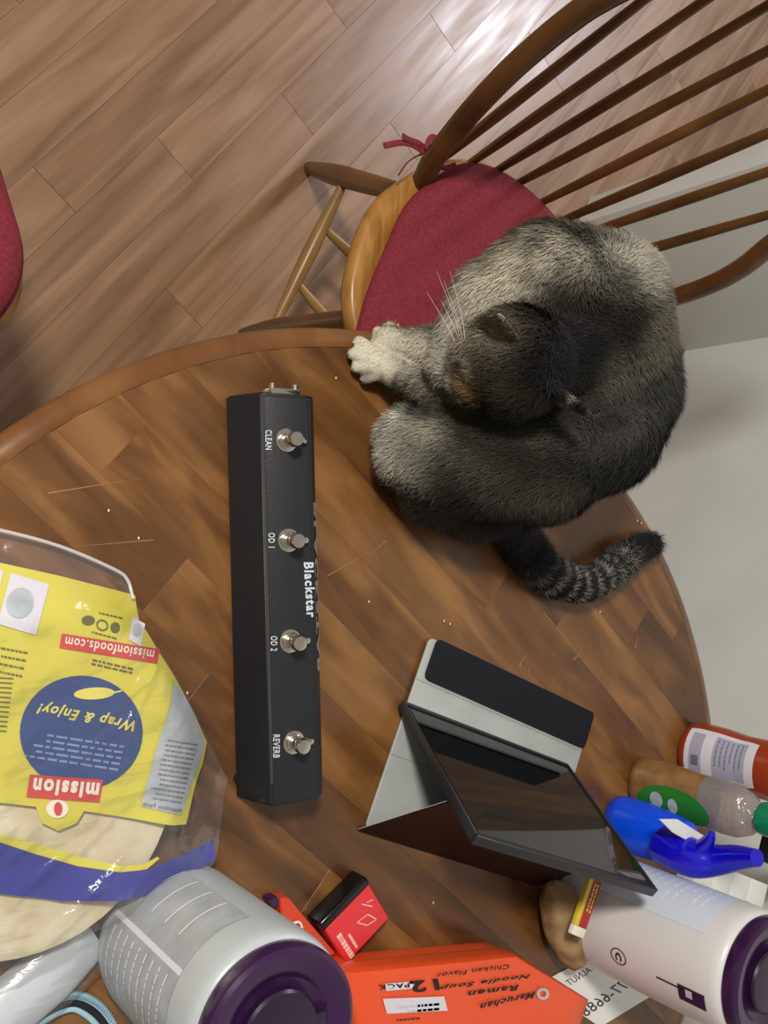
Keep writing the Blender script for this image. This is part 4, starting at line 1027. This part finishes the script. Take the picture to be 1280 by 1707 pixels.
va = N.new('ShaderNodeVertexColor'); va.layer_name = 'coat'; L.new(va.outputs[0], b.inputs['Base Color']); b.inputs['Roughness'].default_value = .7; b.inputs['Specular IOR Level'].default_value = .25
setcol(body, coat(co)*.85); link('body', body, M_coat, cat)
# flow of the fur
FLOW = [((870, 600), (930, 560)), ((920, 500), (980, 500)), ((1000, 450), (1060, 480)), ((1080, 520), (1100, 580)), ((1080, 640), (1085, 710)), ((1040, 740), (990, 800)), ((940, 800), (870, 830)), ((850, 780), (780, 800)), ((760, 790), (700, 810)), ((690, 740), (650, 760)), ((820, 440), (770, 480)), ((760, 520), (735, 560)), ((720, 590), (660, 590)), ((700, 640), (650, 620)), ((640, 600), (600, 595)), ((840, 640), (900, 650)), ((960, 650), (990, 700)), ((900, 390), (860, 380)), ((1000, 380), (1030, 380)), ((850, 870), (880, 930)), ((920, 960), (960, 975)), ((1000, 960), (1050, 925))]
fz = .86
fa = np.array([LP(u, v, fz) for (u, v), _ in FLOW]); fdv = np.array([LP(*q, fz)-LP(*p_, fz) for p_, q in FLOW]); fdv /= np.linalg.norm(fdv, axis=1)[:, None]; fdv[:, 2] -= .35
nt_ = len(body.loop_triangles) if (body.calc_loop_triangles() or True) else 0
tri = np.empty(len(body.loop_triangles)*3, dtype=np.int64); body.loop_triangles.foreach_get('vertices', tri); tri = tri.reshape(-1, 3)
A3, B3, C3 = co[tri[:, 0]], co[tri[:, 1]], co[tri[:, 2]]; ar3 = np.linalg.norm(np.cross(B3-A3, C3-A3), axis=1)
cen3 = (A3+B3+C3)/3; keep = (cen3[:, 2] > .004); ar3 = ar3*keep
NB = 210000
idx = rng.choice(len(ar3), NB, p=ar3/ar3.sum()); r1, r2 = np.sqrt(rng.random(NB)), rng.random(NB)
w0, w1, w2 = (1-r1)[:, None], (r1*(1-r2))[:, None], (r1*r2)[:, None]
pp_ = A3[idx]*w0+B3[idx]*w1+C3[idx]*w2; pn = no[tri[idx, 0]]*w0+no[tri[idx, 1]]*w1+no[tri[idx, 2]]*w2; pn /= np.linalg.norm(pn, axis=1)[:, None]
d2 = ((pp_[:, None, :2]-fa[None, :, :2])**2).sum(2); wf = 1/(d2+2e-4)**2; fl = (wf[..., None]*fdv).sum(1)/wf.sum(1)[:, None]
fl += rng.normal(size=fl.shape)*.28; fl -= pn*(fl*pn).sum(1)[:, None]; fl /= np.linalg.norm(fl, axis=1)[:, None]+1e-9
# shorter on paws, head and tail
ln = np.full(NB, .0145)
def near(c, r): return np.clip(1.4-np.linalg.norm(pp_-c, axis=1)/r, 0, 1)
ln -= .0125*np.clip(near(LP(615, 590, .77), .05)*1.3, 0, 1); ln -= .004*near(np.array(Hc-catO), .05); ln -= .004*near(LP(960, 960, .77), .06)
ln += .004*near(LP(1060, 780, .86), .06)+.003*near(LP(690, 800, .80), .04)
for e_ in EARK: ln = np.where(np.linalg.norm(pp_-np.array(e_[0]-catO), axis=1) < .016, .0045, ln)
ln *= rng.uniform(.55, 1.25, NB)
lift = rng.uniform(.18, .5, NB)
tip = pp_+fl*(ln*np.cos(lift))[:, None]+pn*(ln*np.sin(lift))[:, None]
tip[:, 2] = np.maximum(tip[:, 2], .0008)
sd = np.cross(pn, fl); wd = rng.uniform(.00028, .00055, NB)[:, None]
base = pp_-pn*.0004
mid = base*.5+tip*.5+pn*(ln*.05)[:, None]
V = np.empty((NB, 5, 3)); V[:, 0] = base-sd*wd; V[:, 1] = base+sd*wd; V[:, 2] = mid+sd*wd*.75; V[:, 3] = mid-sd*wd*.75; V[:, 4] = tip
fur = bpy.data.meshes.new('fur'); fur.vertices.add(NB*5); fur.vertices.foreach_set('co', V.ravel())
k_ = np.arange(NB)*5
lv = np.stack([k_, k_+1, k_+2, k_+3, k_+3, k_+2, k_+4], 1).ravel()
fur.loops.add(NB*7); fur.loops.foreach_set('vertex_index', lv)
fur.polygons.add(NB*2); st0 = np.stack([np.arange(NB)*7, np.arange(NB)*7+4], 1).ravel(); fur.polygons.foreach_set('loop_start', st0)
fur.update(calc_edges=True)
cc = np.concatenate([coat(pp_[i:i+20000]) for i in range(0, NB, 20000)])
cc = cc*rng.uniform(.62, 1.28, NB)[:, None]
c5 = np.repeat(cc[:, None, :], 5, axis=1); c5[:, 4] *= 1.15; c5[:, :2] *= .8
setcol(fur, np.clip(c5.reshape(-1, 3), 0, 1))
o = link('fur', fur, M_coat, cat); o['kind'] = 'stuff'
# eyes, nose, whiskers
for s_ in (-1, 1):
    e = Hc+hf*.030+hs*s_*.0185+hu*.012-catO
    bm = bmesh.new(); r = bmesh.ops.create_uvsphere(bm, u_segments=16, v_segments=10, radius=.0062); bmesh.ops.translate(bm, vec=e, verts=r['verts'])
    link('eye', bmdone('eye', bm), mat('cat_eye', srgb(70, 70, 20), .1), cat)
bm = bmesh.new(); r = bmesh.ops.create_uvsphere(bm, u_segments=14, v_segments=8, radius=.0042); bmesh.ops.transform(bm, matrix=Matrix.Translation(Hc+hf*.0575-hu*.004-catO) @ Matrix.Diagonal((1, 1.1, .7, 1)), verts=r['verts'])
link('nose', bmdone('nose', bm), mat('cat_nose', srgb(150, 100, 84), .5), cat)
M_wh = mat('whisker_white', srgb(225, 215, 205), .4)
for i, (u, v, z) in enumerate([(728, 452, .90), (740, 468, .905), (712, 488, .89), (750, 452, .92), (735, 500, .89)]):
    a = Hc+hf*.043-hs*(.012 if i < 9 else -.012)-hu*(.006-.001*i); e = P(u, v, z)
    tube_obj('whisker', [a-catO, (a*.5+e*.5)+Vector((0, 0, .006))-catO, e-catO], [.00032, .00025, .00008], M_wh, cat, 5, 5)
